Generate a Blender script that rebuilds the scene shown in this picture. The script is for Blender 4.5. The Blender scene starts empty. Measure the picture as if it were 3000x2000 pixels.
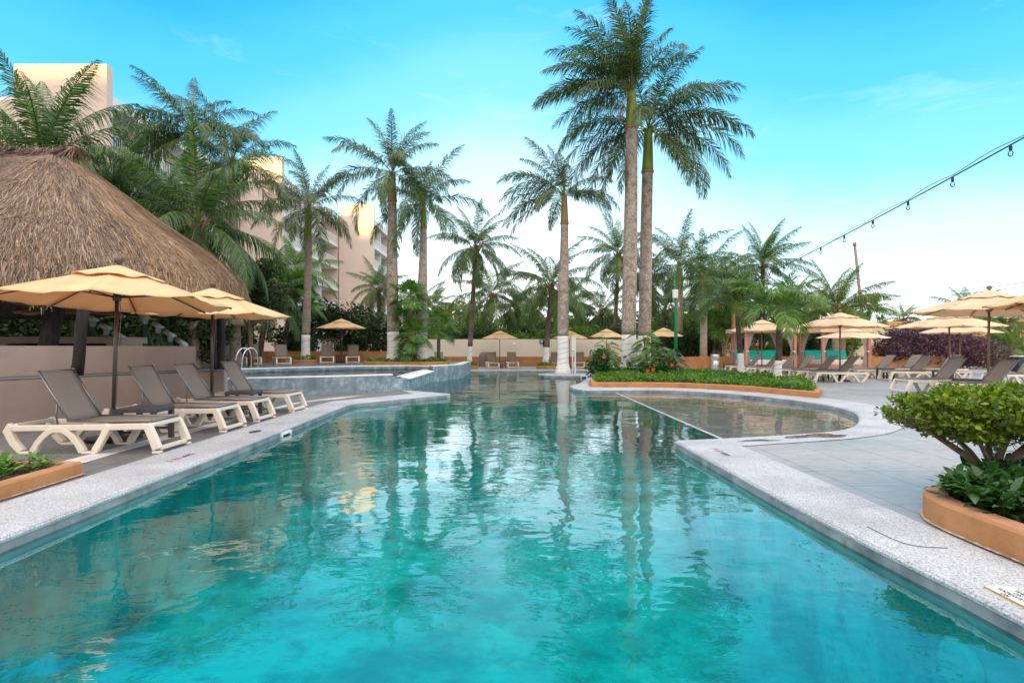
import bpy, math, random
import numpy as np
from mathutils import Vector, Matrix
from mathutils.geometry import tessellate_polygon

C = bpy.context.scene
COL = C.collection
R = math.radians
random.seed(7)
F, H0, U0, CZ = 1667.0, 1018.0, 1500.0, 1.27      # survey of the photograph: focal length, horizon, centre, eye height


def at(u, v, Y):                                   # point seen at photo pixel u,v at depth Y
    return Vector(((u - U0) * Y / F, Y, CZ + (H0 - v) * Y / F))


def gx(u, Y):
    return (u - U0) * Y / F


# ------------------------------------------------------------------ materials
def nodes(m):
    m.use_nodes = True
    nt = m.node_tree
    nt.nodes.clear()
    out = nt.nodes.new('ShaderNodeOutputMaterial')
    return nt, out


def N(nt, typ, **kw):
    n = nt.nodes.new(typ)
    for k, v in kw.items():
        if k in n.inputs:
            n.inputs[k].default_value = v
        else:
            setattr(n, k, v)
    return n


def ramp(nt, stops):
    r = nt.nodes.new('ShaderNodeValToRGB')
    e = r.color_ramp.elements
    while len(e) < len(stops):
        e.new(0.5)
    for i, (p, c) in enumerate(stops):
        e[i].position = p
        e[i].color = (*c, 1)
    return r


def mat(name, c1, c2=None, scale=3.0, rough=.7, bump=0.0, bscale=20.0, spec=.4, metal=0.0, detail=6.0, space='pos', lo=.35, hi=.65, stretch=None, c3=None, s3=1.0, lo3=.55, hi3=.7):
    """noise-mottled principled surface; c3 adds a second, larger stain pattern"""
    m = bpy.data.materials.new(name)
    nt, out = nodes(m)
    p = N(nt, 'ShaderNodeBsdfPrincipled', Roughness=rough, Metallic=metal)
    p.inputs['Specular IOR Level'].default_value = spec
    if space == 'pos':
        g = N(nt, 'ShaderNodeNewGeometry'); src = g.outputs['Position']
    else:
        g = N(nt, 'ShaderNodeTexCoord'); src = g.outputs['Object']
    if stretch:
        mp = N(nt, 'ShaderNodeMapping'); mp.inputs['Scale'].default_value = stretch
        nt.links.new(src, mp.inputs['Vector']); src = mp.outputs['Vector']
    if c2:
        n = N(nt, 'ShaderNodeTexNoise', Scale=scale, Detail=detail, Roughness=.6)
        nt.links.new(src, n.inputs['Vector'])
        r = ramp(nt, [(lo, c1), (hi, c2)])
        nt.links.new(n.outputs['Fac'], r.inputs['Fac'])
        col = r.outputs['Color']
        if c3:
            n3 = N(nt, 'ShaderNodeTexNoise', Scale=s3, Detail=5.0, Roughness=.65)
            nt.links.new(src, n3.inputs['Vector'])
            r3 = ramp(nt, [(lo3, (0, 0, 0)), (hi3, (1, 1, 1))])
            nt.links.new(n3.outputs['Fac'], r3.inputs['Fac'])
            mx = N(nt, 'ShaderNodeMix', data_type='RGBA')
            nt.links.new(r3.outputs['Color'], mx.inputs[0])
            nt.links.new(col, mx.inputs[6]); mx.inputs[7].default_value = (*c3, 1)
            col = mx.outputs[2]
        nt.links.new(col, p.inputs['Base Color'])
    else:
        p.inputs['Base Color'].default_value = (*c1, 1)
    if bump:
        nb = N(nt, 'ShaderNodeTexNoise', Scale=bscale, Detail=5.0)
        nt.links.new(src, nb.inputs['Vector'])
        b = N(nt, 'ShaderNodeBump', Strength=min(1, bump), Distance=.02)
        nt.links.new(nb.outputs['Fac'], b.inputs['Height'])
        nt.links.new(b.outputs['Normal'], p.inputs['Normal'])
    nt.links.new(p.outputs[0], out.inputs[0])
    return m


def leafmat(name, dark, light, rough=.5, trans=.3, spec=.4, tcol=None):
    """every leaf is its own mesh island and takes its own shade of green"""
    m = bpy.data.materials.new(name)
    nt, out = nodes(m)
    g = N(nt, 'ShaderNodeNewGeometry')
    mid = tuple((a + b) / 2 for a, b in zip(dark, light))
    r = ramp(nt, [(0, dark), (.6, mid), (1, light)])
    nt.links.new(g.outputs['Random Per Island'], r.inputs['Fac'])
    p = N(nt, 'ShaderNodeBsdfPrincipled', Roughness=rough)
    p.inputs['Specular IOR Level'].default_value = spec
    nt.links.new(r.outputs[0], p.inputs['Base Color'])
    t = N(nt, 'ShaderNodeBsdfTranslucent')
    hs = N(nt, 'ShaderNodeHueSaturation', Saturation=1.15, Value=1.3)
    nt.links.new(r.outputs[0], hs.inputs['Color'])
    nt.links.new(hs.outputs[0], t.inputs['Color'])
    mx = N(nt, 'ShaderNodeMixShader', Fac=trans)
    nt.links.new(p.outputs[0], mx.inputs[1]); nt.links.new(t.outputs[0], mx.inputs[2])
    nt.links.new(mx.outputs[0], out.inputs[0])
    return m


def fabricmat(name, col, trans=.35, weave=400, folds=True, tcol=None):
    m = bpy.data.materials.new(name)
    nt, out = nodes(m)
    tc = N(nt, 'ShaderNodeTexCoord')
    n = N(nt, 'ShaderNodeTexNoise', Scale=2.2, Detail=6.0)
    nt.links.new(tc.outputs['Object'], n.inputs['Vector'])
    r = ramp(nt, [(.3, tuple(c * .86 for c in col)), (.7, tuple(min(1, c * 1.06) for c in col))])
    nt.links.new(n.outputs['Fac'], r.inputs['Fac'])
    d = N(nt, 'ShaderNodeBsdfDiffuse')
    t = N(nt, 'ShaderNodeBsdfTranslucent')
    nt.links.new(r.outputs[0], d.inputs['Color'])
    if tcol: t.inputs['Color'].default_value = (*tcol, 1)
    else: nt.links.new(r.outputs[0], t.inputs['Color'])
    if folds:
        mp = N(nt, 'ShaderNodeMapping'); mp.inputs['Scale'].default_value = (2.5, 2.5, 14)
        nt.links.new(tc.outputs['Object'], mp.inputs['Vector'])
        n2 = N(nt, 'ShaderNodeTexNoise', Scale=1.6, Detail=3.0)
        nt.links.new(mp.outputs[0], n2.inputs['Vector'])
        b = N(nt, 'ShaderNodeBump', Strength=.5, Distance=.04)
        nt.links.new(n2.outputs['Fac'], b.inputs['Height'])
        nt.links.new(b.outputs[0], d.inputs['Normal'])
    mx = N(nt, 'ShaderNodeMixShader', Fac=trans)
    nt.links.new(d.outputs[0], mx.inputs[1]); nt.links.new(t.outputs[0], mx.inputs[2])
    nt.links.new(mx.outputs[0], out.inputs[0])
    return m


def tilemat(name, c1, c2, grout, w=.6, h=.6, rough=.6, mortar=.006, offx=0.0, offy=0.0, stagger=0.0):
    m = bpy.data.materials.new(name)
    nt, out = nodes(m)
    g = N(nt, 'ShaderNodeNewGeometry')
    mp = N(nt, 'ShaderNodeMapping'); mp.inputs['Location'].default_value = (offx, offy, 0)
    nt.links.new(g.outputs['Position'], mp.inputs['Vector'])
    b = N(nt, 'ShaderNodeTexBrick', Scale=1.0, offset=stagger)
    b.inputs['Mortar Size'].default_value = mortar
    b.inputs['Mortar Smooth'].default_value = .1
    b.inputs['Brick Width'].default_value = w
    b.inputs['Row Height'].default_value = h
    b.inputs['Color1'].default_value = (*c1, 1)
    b.inputs['Color2'].default_value = (*c2, 1)
    b.inputs['Mortar'].default_value = (*grout, 1)
    nt.links.new(mp.outputs[0], b.inputs['Vector'])
    mp2 = N(nt, 'ShaderNodeMapping'); mp2.inputs['Scale'].default_value = (1, 3.5, 1)
    nt.links.new(g.outputs['Position'], mp2.inputs['Vector'])
    n = N(nt, 'ShaderNodeTexNoise', Scale=5.0, Detail=8.0, Roughness=.7)
    nt.links.new(mp2.outputs[0], n.inputs['Vector'])
    n2 = N(nt, 'ShaderNodeTexNoise', Scale=.7, Detail=4.0)
    nt.links.new(g.outputs['Position'], n2.inputs['Vector'])
    r = ramp(nt, [(.3, (.72, .72, .72)), (.7, (1.15, 1.15, 1.15))])
    nt.links.new(n.outputs['Fac'], r.inputs['Fac'])
    r2 = ramp(nt, [(.35, (.85, .85, .86)), (.65, (1.08, 1.08, 1.07))])
    nt.links.new(n2.outputs['Fac'], r2.inputs['Fac'])
    m1 = N(nt, 'ShaderNodeMix', data_type='RGBA', blend_type='MULTIPLY'); m1.inputs[0].default_value = 1
    m2 = N(nt, 'ShaderNodeMix', data_type='RGBA', blend_type='MULTIPLY'); m2.inputs[0].default_value = 1
    nt.links.new(b.outputs['Color'], m1.inputs[6]); nt.links.new(r.outputs[0], m1.inputs[7])
    nt.links.new(m1.outputs[2], m2.inputs[6]); nt.links.new(r2.outputs[0], m2.inputs[7])
    p = N(nt, 'ShaderNodeBsdfPrincipled', Roughness=rough)
    nt.links.new(m2.outputs[2], p.inputs['Base Color'])
    rr = ramp(nt, [(.3, (rough - .15,) * 3), (.7, (rough + .1,) * 3)])
    nt.links.new(n2.outputs['Fac'], rr.inputs['Fac']); nt.links.new(rr.outputs[0], p.inputs['Roughness'])
    bp = N(nt, 'ShaderNodeBump', Strength=.25, Distance=.004)
    nt.links.new(n.outputs['Fac'], bp.inputs['Height']); nt.links.new(bp.outputs[0], p.inputs['Normal'])
    nt.links.new(p.outputs[0], out.inputs[0])
    return m


def granitemat():
    m = bpy.data.materials.new('speckled_granite')
    nt, out = nodes(m)
    g = N(nt, 'ShaderNodeNewGeometry')
    n = N(nt, 'ShaderNodeTexNoise', Scale=75.0, Detail=4.0, Roughness=.85)
    nt.links.new(g.outputs['Position'], n.inputs['Vector'])
    r = ramp(nt, [(.36, (.10, .105, .13)), (.45, (.42, .43, .47)), (.58, (.66, .665, .69))])
    nt.links.new(n.outputs['Fac'], r.inputs['Fac'])
    n2 = N(nt, 'ShaderNodeTexNoise', Scale=1.3, Detail=6.0)
    nt.links.new(g.outputs['Position'], n2.inputs['Vector'])
    r2 = ramp(nt, [(.36, (.78, .77, .78)), (.6, (1.0, 1.0, 1.0))])
    nt.links.new(n2.outputs['Fac'], r2.inputs['Fac'])
    mx = N(nt, 'ShaderNodeMix', data_type='RGBA', blend_type='MULTIPLY'); mx.inputs[0].default_value = 1
    nt.links.new(r.outputs[0], mx.inputs[6]); nt.links.new(r2.outputs[0], mx.inputs[7])
    p = N(nt, 'ShaderNodeBsdfPrincipled', Roughness=.55)
    nt.links.new(mx.outputs[2], p.inputs['Base Color'])
    b = N(nt, 'ShaderNodeBump', Strength=.5, Distance=.004)
    nt.links.new(n.outputs['Fac'], b.inputs['Height']); nt.links.new(b.outputs[0], p.inputs['Normal'])
    nt.links.new(p.outputs[0], out.inputs[0])
    return m


def watermat(name, tint, w1=.5, w2=.35, w3=.2, ior=1.9, gain=1.7):
    m = bpy.data.materials.new(name)
    nt, out = nodes(m)
    g = N(nt, 'ShaderNodeNewGeometry')
    hs = []
    for sc, st, amp, rot in ((.8, (1, .8, 1), w1, .2), (2.6, (1, 1.15, 1), w2, -.35), (8.5, (1, 1.3, 1), w3, .1)):
        mp = N(nt, 'ShaderNodeMapping'); mp.inputs['Scale'].default_value = st; mp.inputs['Rotation'].default_value = (0, 0, rot)
        nt.links.new(g.outputs['Position'], mp.inputs['Vector'])
        n = N(nt, 'ShaderNodeTexNoise', Scale=sc, Detail=2.0, Roughness=.5, Distortion=.4)
        nt.links.new(mp.outputs[0], n.inputs['Vector'])
        mm = N(nt, 'ShaderNodeMath', operation='MULTIPLY'); mm.inputs[1].default_value = amp / sc
        nt.links.new(n.outputs['Fac'], mm.inputs[0]); hs.append(mm)
    a = N(nt, 'ShaderNodeMath', operation='ADD'); nt.links.new(hs[0].outputs[0], a.inputs[0]); nt.links.new(hs[1].outputs[0], a.inputs[1])
    a2 = N(nt, 'ShaderNodeMath', operation='ADD'); nt.links.new(a.outputs[0], a2.inputs[0]); nt.links.new(hs[2].outputs[0], a2.inputs[1])
    # breeze patches: smoother and rougher areas of the surface
    np_ = N(nt, 'ShaderNodeTexNoise', Scale=.35, Detail=2.0)
    nt.links.new(g.outputs['Position'], np_.inputs['Vector'])
    mr = N(nt, 'ShaderNodeMapRange'); mr.inputs[1].default_value = .35; mr.inputs[2].default_value = .65; mr.inputs[3].default_value = .35; mr.inputs[4].default_value = 1.1
    nt.links.new(np_.outputs['Fac'], mr.inputs[0])
    b = N(nt, 'ShaderNodeBump', Strength=1.0, Distance=.11)
    hm = N(nt, 'ShaderNodeMath', operation='MULTIPLY')
    nt.links.new(a2.outputs[0], hm.inputs[0]); nt.links.new(mr.outputs[0], hm.inputs[1])
    nt.links.new(hm.outputs[0], b.inputs['Height'])
    fr = N(nt, 'ShaderNodeFresnel', IOR=ior)
    nt.links.new(b.outputs[0], fr.inputs['Normal'])
    gl = N(nt, 'ShaderNodeBsdfGlossy', Roughness=.015)
    nt.links.new(b.outputs[0], gl.inputs['Normal'])
    tr = N(nt, 'ShaderNodeBsdfTransparent'); tr.inputs[0].default_value = (*tint, 1)
    mx = N(nt, 'ShaderNodeMixShader')
    fm = N(nt, 'ShaderNodeMath', operation='MULTIPLY_ADD', use_clamp=True); fm.inputs[1].default_value = gain; fm.inputs[2].default_value = .015
    nt.links.new(fr.outputs[0], fm.inputs[0])
    fc = N(nt, 'ShaderNodeMath', operation='MINIMUM'); fc.inputs[1].default_value = .70
    nt.links.new(fm.outputs[0], fc.inputs[0])
    nt.links.new(fc.outputs[0], mx.inputs[0]); nt.links.new(tr.outputs[0], mx.inputs[1]); nt.links.new(gl.outputs[0], mx.inputs[2])
    nt.links.new(mx.outputs[0], out.inputs[0])
    return m


def trunkmat(name, c1, c2, ring, lich=None, ringscale=7.0):
    m = bpy.data.materials.new(name)
    nt, out = nodes(m)
    tc = N(nt, 'ShaderNodeTexCoord')
    n = N(nt, 'ShaderNodeTexNoise', Scale=3.4, Detail=9.0, Roughness=.72)
    nt.links.new(tc.outputs['Object'], n.inputs['Vector'])
    r = ramp(nt, [(.40, c1), (.60, c2)])
    nt.links.new(n.outputs['Fac'], r.inputs['Fac'])
    w = N(nt, 'ShaderNodeTexWave', wave_type='BANDS', bands_direction='Z', Scale=ringscale, Distortion=1.2, Detail=2.0)
    w.inputs['Detail Scale'].default_value = 1.5
    nt.links.new(tc.outputs['Object'], w.inputs['Vector'])
    rw = ramp(nt, [(.02, (ring,) * 3), (.22, (1, 1, 1))])
    nt.links.new(w.outputs['Fac'], rw.inputs['Fac'])
    mx = N(nt, 'ShaderNodeMix', data_type='RGBA', blend_type='MULTIPLY'); mx.inputs[0].default_value = 1
    nt.links.new(r.outputs[0], mx.inputs[6]); nt.links.new(rw.outputs[0], mx.inputs[7])
    col = mx.outputs[2]
    if lich:
        n2 = N(nt, 'ShaderNodeTexNoise', Scale=19.0, Detail=5.0, Roughness=.7)
        mp = N(nt, 'ShaderNodeMapping'); mp.inputs['Scale'].default_value = (1, 1, .8)
        nt.links.new(tc.outputs['Object'], mp.inputs['Vector']); nt.links.new(mp.outputs[0], n2.inputs['Vector'])
        r2 = ramp(nt, [(.54, (0, 0, 0)), (.66, (.85, .85, .85))])
        nt.links.new(n2.outputs['Fac'], r2.inputs['Fac'])
        m2 = N(nt, 'ShaderNodeMix', data_type='RGBA')
        nt.links.new(r2.outputs[0], m2.inputs[0]); nt.links.new(col, m2.inputs[6]); m2.inputs[7].default_value = (*lich, 1)
        col = m2.outputs[2]
    p = N(nt, 'ShaderNodeBsdfPrincipled', Roughness=.85)
    p.inputs['Specular IOR Level'].default_value = .2
    nt.links.new(col, p.inputs['Base Color'])
    b = N(nt, 'ShaderNodeBump', Strength=.5, Distance=.03)
    nt.links.new(w.outputs['Fac'], b.inputs['Height']); nt.links.new(b.outputs[0], p.inputs['Normal'])
    nt.links.new(p.outputs[0], out.inputs[0])
    return m


def simple(name, col, rough=.5, metal=0.0, spec=.5):
    return mat(name, col, tuple(min(1, c * 1.12) for c in col), scale=8, rough=rough, metal=metal, spec=spec, space='obj')


M = {}
M['granite'] = granitemat()
M['deck_right'] = tilemat('slate_grey_deck_tiles', (.385, .385, .39), (.36, .362, .368), (.19, .19, .19), .62, .62, .5, .007, offx=-.01, offy=.35)
M['deck_left'] = tilemat('shaded_slate_deck_tiles', (.20, .19, .195), (.18, .17, .175), (.07, .07, .075), .62, .62, .55, .007)  # slate tone darkened to carry the shade on the left side
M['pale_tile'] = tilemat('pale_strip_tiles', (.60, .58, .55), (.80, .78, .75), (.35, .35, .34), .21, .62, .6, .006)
M['pool_wall'] = mat('grey_pool_render', (.13, .15, .17), (.30, .34, .37), 3.2, .6, .15, 30, c3=(.40, .45, .48), s3=2.2, lo3=.5, hi3=.75)
M['basin_wall'] = mat('blue_grey_mottled_render', (.13, .19, .24), (.26, .35, .41), 2.6, .6, .1, 30, detail=9, c3=(.45, .54, .60), s3=3.5, lo3=.5, hi3=.72)
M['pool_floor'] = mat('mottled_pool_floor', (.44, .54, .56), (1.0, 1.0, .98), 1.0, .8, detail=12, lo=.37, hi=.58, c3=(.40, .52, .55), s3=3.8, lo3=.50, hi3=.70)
M['wade_floor'] = mat('grey_wading_floor', (.30, .30, .305), (.42, .41, .40), 2.0, .8)
M['white_stone'] = mat('white_rim_stone', (.74, .75, .76), (.86, .86, .86), 9, .6, .1, 60)
M['water'] = watermat('turquoise_pool_water', (.012, .66, .665), .15, .17, .12, 1.46, 1.75)
M['wade_water'] = watermat('clear_wading_water', (.84, .87, .88), .18, .16, .10, 1.28, 1.25)
M['up_water'] = watermat('still_upper_water', (.50, .78, .80), .16, .08, .03, 1.36)
M['orange'] = mat('terracotta_render', (.42, .19, .075), (.52, .25, .11), 2.5, .8, .35, 35, c3=(.29, .125, .052), s3=2.1, lo3=.54, hi3=.74)
M['orange_top'] = mat('worn_terracotta_cap', (.42, .20, .11), (.54, .28, .16), 4, .8, .3, 40)
M['cream_wall'] = mat('cream_wall_paint', (.84, .75, .64), (.88, .80, .70), .8, .85, .12, 50)
M['taupe_wall'] = mat('pink_taupe_wall_paint', (.36, .275, .245), (.44, .34, .30), 1.2, .85, .2, 60)
M['ledge'] = mat('dark_slate_ledge', (.09, .085, .085), (.14, .13, .13), 5, .7)
M['bldg'] = mat('peach_hotel_render', (.67, .54, .48), (.72, .585, .525), .35, .9)
M['bldg_white'] = mat('white_balcony_paint', (.72, .74, .75), (.80, .81, .82), .6, .7)
M['bldg_in'] = mat('cream_balcony_wall', (.60, .55, .44), (.66, .60, .50), .6, .9)
M['rail_white'] = simple('white_railing', (.76, .82, .84), .5)
M['glass_dark'] = simple('dark_window_glass', (.05, .07, .08), .1)
M['resin'] = mat('cream_resin_frame', (.76, .67, .57), (.80, .72, .62), 3, .42, .05, 90, space='obj')
M['sling'] = mat('taupe_mesh_sling', (.245, .198, .168), (.262, .214, .182), 30, .8, space='obj')
M['tube'] = simple('grey_metal_tube', (.24, .24, .25), .35, .9)
M['table'] = mat('dark_resin_table', (.055, .045, .055), (.085, .07, .08), 12, .5, .1, 60, space='obj')
M['canvas'] = fabricmat('straw_umbrella_canvas', (.96, .76, .47), .36, tcol=(.90, .50, .20))
M['canvas_pale'] = fabricmat('pale_straw_canvas', (.96, .80, .58), .36, tcol=(.88, .58, .32))
M['pole'] = simple('bronze_pole', (.105, .085, .07), .4, .6)
M['pole_wood'] = mat('wooden_pole', (.20, .125, .075), (.29, .19, .12), 12, .55, space='obj', stretch=(8, 8, 1))
M['base'] = simple('black_base', (.02, .02, .025), .5)
M['chrome'] = simple('polished_steel', (.72, .73, .75), .16, 1.0)
M['steel'] = simple('brushed_steel', (.62, .63, .64), .33, .9)
M['white'] = mat('white_limewash', (.74, .74, .74), (.84, .84, .84), 7, .8, .2, 30, space='obj', c3=(.55, .5, .46), s3=3.5, lo3=.68, hi3=.78)
M['white_plastic'] = simple('white_plastic', (.80, .80, .78), .4)
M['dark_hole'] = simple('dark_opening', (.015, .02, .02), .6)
M['royal_trunk'] = trunkmat('mottled_royal_trunk', (.27, .19, .155), (.50, .42, .37), .80, (.85, .82, .79))
M['grey_trunk'] = trunkmat('ringed_grey_trunk', (.31, .235, .20), (.46, .375, .33), .5, None, 5)
M['coco_trunk'] = trunkmat('ringed_coconut_trunk', (.15, .105, .08), (.28, .21, .17), .55, None, 9)
M['pale_trunk'] = trunkmat('pale_ringed_trunk', (.44, .34, .26), (.56, .46, .37), .45, None, 4)
M['dark_trunk'] = trunkmat('dark_palm_trunk', (.055, .042, .035), (.15, .12, .10), .6, None, 8)
M['shaft'] = mat('green_crownshaft', (.17, .26, .03), (.30, .33, .06), 2.5, .45, space='obj', stretch=(3, 3, .5), c3=(.42, .27, .10), s3=1.2, lo3=.58, hi3=.7)
M['shaft_brown'] = mat('browning_crownshaft', (.36, .17, .07), (.28, .27, .07), 2.0, .55, space='obj', stretch=(3, 3, .5))
M['royal_leaf'] = leafmat('royal_palm_leaf', (.034, .070, .025), (.165, .235, .082), .40, .30)
M['coco_leaf'] = leafmat('coconut_leaf', (.042, .096, .026), (.185, .285, .078), .40, .32)
M['left_leaf'] = leafmat('shaded_palm_leaf', (.033, .083, .029), (.165, .28, .092), .38, .32)
M['bright_leaf'] = leafmat('bright_palm_leaf', (.06, .145, .03), (.24, .37, .085), .42, .35)
M['lime_leaf'] = leafmat('lime_palm_leaf', (.06, .11, .02), (.22, .27, .055), .45, .4)
M['fan_leaf'] = leafmat('fan_palm_leaf', (.04, .12, .025), (.21, .37, .075), .38, .34)
M['dead_leaf'] = leafmat('dead_frond', (.20, .12, .07), (.42, .29, .18), .8, .25)
M['rachis'] = mat('frond_rib', (.16, .19, .05), (.30, .31, .10), 3, .5, space='obj')
M['rachis_brown'] = mat('dry_frond_rib', (.26, .16, .10), (.38, .26, .17), 3, .7, space='obj')
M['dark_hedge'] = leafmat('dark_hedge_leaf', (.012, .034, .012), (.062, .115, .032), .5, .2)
M['mid_hedge'] = leafmat('mid_hedge_leaf', (.045, .115, .022), (.22, .34, .07), .5, .4)
M['yellow_hedge'] = leafmat('yellow_green_leaf', (.07, .10, .012), (.30, .27, .05), .5, .4)
M['topiary'] = leafmat('topiary_leaf', (.030, .085, .010), (.30, .40, .035), .4, .35)
M['cover'] = leafmat('ground_cover_leaf', (.045, .125, .018), (.20, .37, .06), .45, .3)
M['glossy'] = leafmat('dark_glossy_leaf', (.014, .055, .014), (.075, .18, .04), .3, .2)
M['purple'] = leafmat('purple_leaf', (.05, .020, .038), (.22, .115, .165), .5, .25)
M['flower'] = leafmat('red_flower_petal', (.65, .04, .02), (.85, .14, .05), .6, .3)
M['yellow_flower'] = leafmat('yellow_petal', (.7, .45, .02), (.8, .6, .05), .6, .3)
M['bark'] = mat('shrub_bark', (.10, .07, .05), (.22, .16, .11), 12, .85, .4, 40, space='obj')
M['bark_red'] = mat('reddish_bark', (.33, .18, .10), (.48, .30, .19), 6, .8, .3, 30, space='obj')
M['pale_joint'] = mat('crumbling_pale_joint', (.30, .20, .13), (.66, .56, .46), 22, .9, .3, 60)
M['puddle'] = watermat('rain_puddle', (.72, .68, .70), .01, .01, .01, 1.33, 1.2)
M['soil'] = mat('dark_soil', (.035, .026, .018), (.07, .05, .035), 9, .95, .6, 30)
M['thatch'] = leafmat('weathered_thatch', (.075, .053, .042), (.50, .37, .29), .9, .12, .15)
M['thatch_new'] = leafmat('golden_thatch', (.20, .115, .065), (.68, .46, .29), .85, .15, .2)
M['thatch_under'] = mat('thatch_bed', (.10, .07, .05), (.20, .14, .10), 8, .95, .6, 40)
M['log'] = mat('black_tarred_log', (.008, .007, .007), (.035, .029, .027), 5, .75, .7, 18, space='obj', stretch=(3, 3, .6))
M['green_pipe'] = mat('pale_green_pipe', (.13, .24, .16), (.20, .33, .23), 6, .55, space='obj')
M['grey_pipe'] = simple('grey_rail_pipe', (.12, .13, .13), .5)
M['post_green'] = simple('green_painted_post', (.0, .20, .06), .45)
M['pink_post'] = mat('pink_painted_post', (.46, .20, .16), (.54, .27, .22), 4, .7, space='obj')
M['curtain'] = fabricmat('sheer_white_curtain', (.74, .70, .66), .45)
M['mattress'] = fabricmat('white_mattress', (.78, .74, .74), .05)
M['turquoise'] = mat('turquoise_cushion', (.0, .46, .38), (.01, .55, .46), 4, .75, .1, 60, space='obj')
M['cable'] = simple('black_cable', (.02, .03, .03), .5)
M['bulb'] = None
M['wood_fence'] = mat('orange_wood_boards', (.42, .17, .05), (.58, .28, .09), 2.5, .7, .2, 30, stretch=(6, 6, .6))
M['util_pole'] = mat('weathered_pole', (.24, .19, .15), (.33, .27, .22), 3, .85, space='obj', stretch=(5, 5, .4))
M['warm_wall'] = mat('warm_cream_render', (.82, .70, .50), (.88, .77, .58), .6, .9)
M['ochre_wall'] = mat('ochre_render', (.64, .34, .13), (.72, .42, .18), .7, .9)
M['dark_stone'] = mat('black_stacked_stone', (.008, .014, .017), (.045, .06, .065), 14, .45, .8, 22, stretch=(1, 1, 6))
M['lawn'] = mat('sandy_ground', (.10, .11, .05), (.20, .17, .10), .6, .95)
M['plaque'] = simple('white_plaque', (.78, .77, .78), .45)
M['plaque_edge'] = simple('ochre_plaque_edge', (.5, .3, .1), .6)
M['ink'] = simple('dark_ink', (.03, .05, .06), .6)
M['red_ink'] = simple('red_ink', (.62, .05, .16), .55)
M['teal_sign'] = simple('teal_sign', (.01, .20, .22), .5)
M['maroon'] = simple('maroon_sign', (.10, .015, .02), .5)


def bulbmat():
    m = bpy.data.materials.new('clear_bulb_glass')
    nt, out = nodes(m)
    fr = N(nt, 'ShaderNodeFresnel', IOR=1.6)
    gl = N(nt, 'ShaderNodeBsdfGlossy', Roughness=.03)
    tr = N(nt, 'ShaderNodeBsdfTransparent'); tr.inputs[0].default_value = (.86, .92, .95, 1)
    mx = N(nt, 'ShaderNodeMixShader')
    nt.links.new(fr.outputs[0], mx.inputs[0]); nt.links.new(tr.outputs[0], mx.inputs[1]); nt.links.new(gl.outputs[0], mx.inputs[2])
    nt.links.new(mx.outputs[0], out.inputs[0])
    return m


M['bulb'] = bulbmat()


# ------------------------------------------------------------------ mesh helpers
def link(name, me, parent=None):
    o = bpy.data.objects.new(name, me)
    COL.objects.link(o)
    if parent is not None:
        o.parent = parent
    return o


def tag(o, label=None, cat=None, group=None, kind=None):
    if label: o['label'] = label
    if cat: o['category'] = cat
    if group: o['group'] = group
    if kind: o['kind'] = kind
    return o


def thing(name, loc, rz=0, label=None, cat=None, group=None):
    o = bpy.data.objects.new(name, None)
    COL.objects.link(o)
    o.location = loc
    o.rotation_euler = (0, 0, rz)
    o.empty_display_size = .2
    return tag(o, label, cat, group)


def copy_tree(o, parent=None):
    c = o.copy(); COL.objects.link(c)
    if parent is not None:
        c.parent = parent
        c.matrix_parent_inverse = o.matrix_parent_inverse.copy()
    for ch in list(o.children):
        copy_tree(ch, c)
    return c


def np_mesh(name, V, Q, mats, mi=None, smooth=False):
    me = bpy.data.meshes.new(name)
    V = np.asarray(V, dtype=np.float32); Q = np.asarray(Q, dtype=np.int32)
    me.vertices.add(len(V)); me.vertices.foreach_set('co', V.ravel())
    me.loops.add(Q.size); me.loops.foreach_set('vertex_index', Q.ravel())
    me.polygons.add(len(Q))
    me.polygons.foreach_set('loop_start', np.arange(0, Q.size, Q.shape[1], dtype=np.int32))
    me.polygons.foreach_set('loop_total', np.full(len(Q), Q.shape[1], dtype=np.int32))
    for m in mats: me.materials.append(m)
    if mi is not None: me.polygons.foreach_set('material_index', np.asarray(mi, dtype=np.int32))
    if smooth: me.polygons.foreach_set('use_smooth', np.ones(len(Q), dtype=bool))
    me.update(calc_edges=True)
    return me


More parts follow.
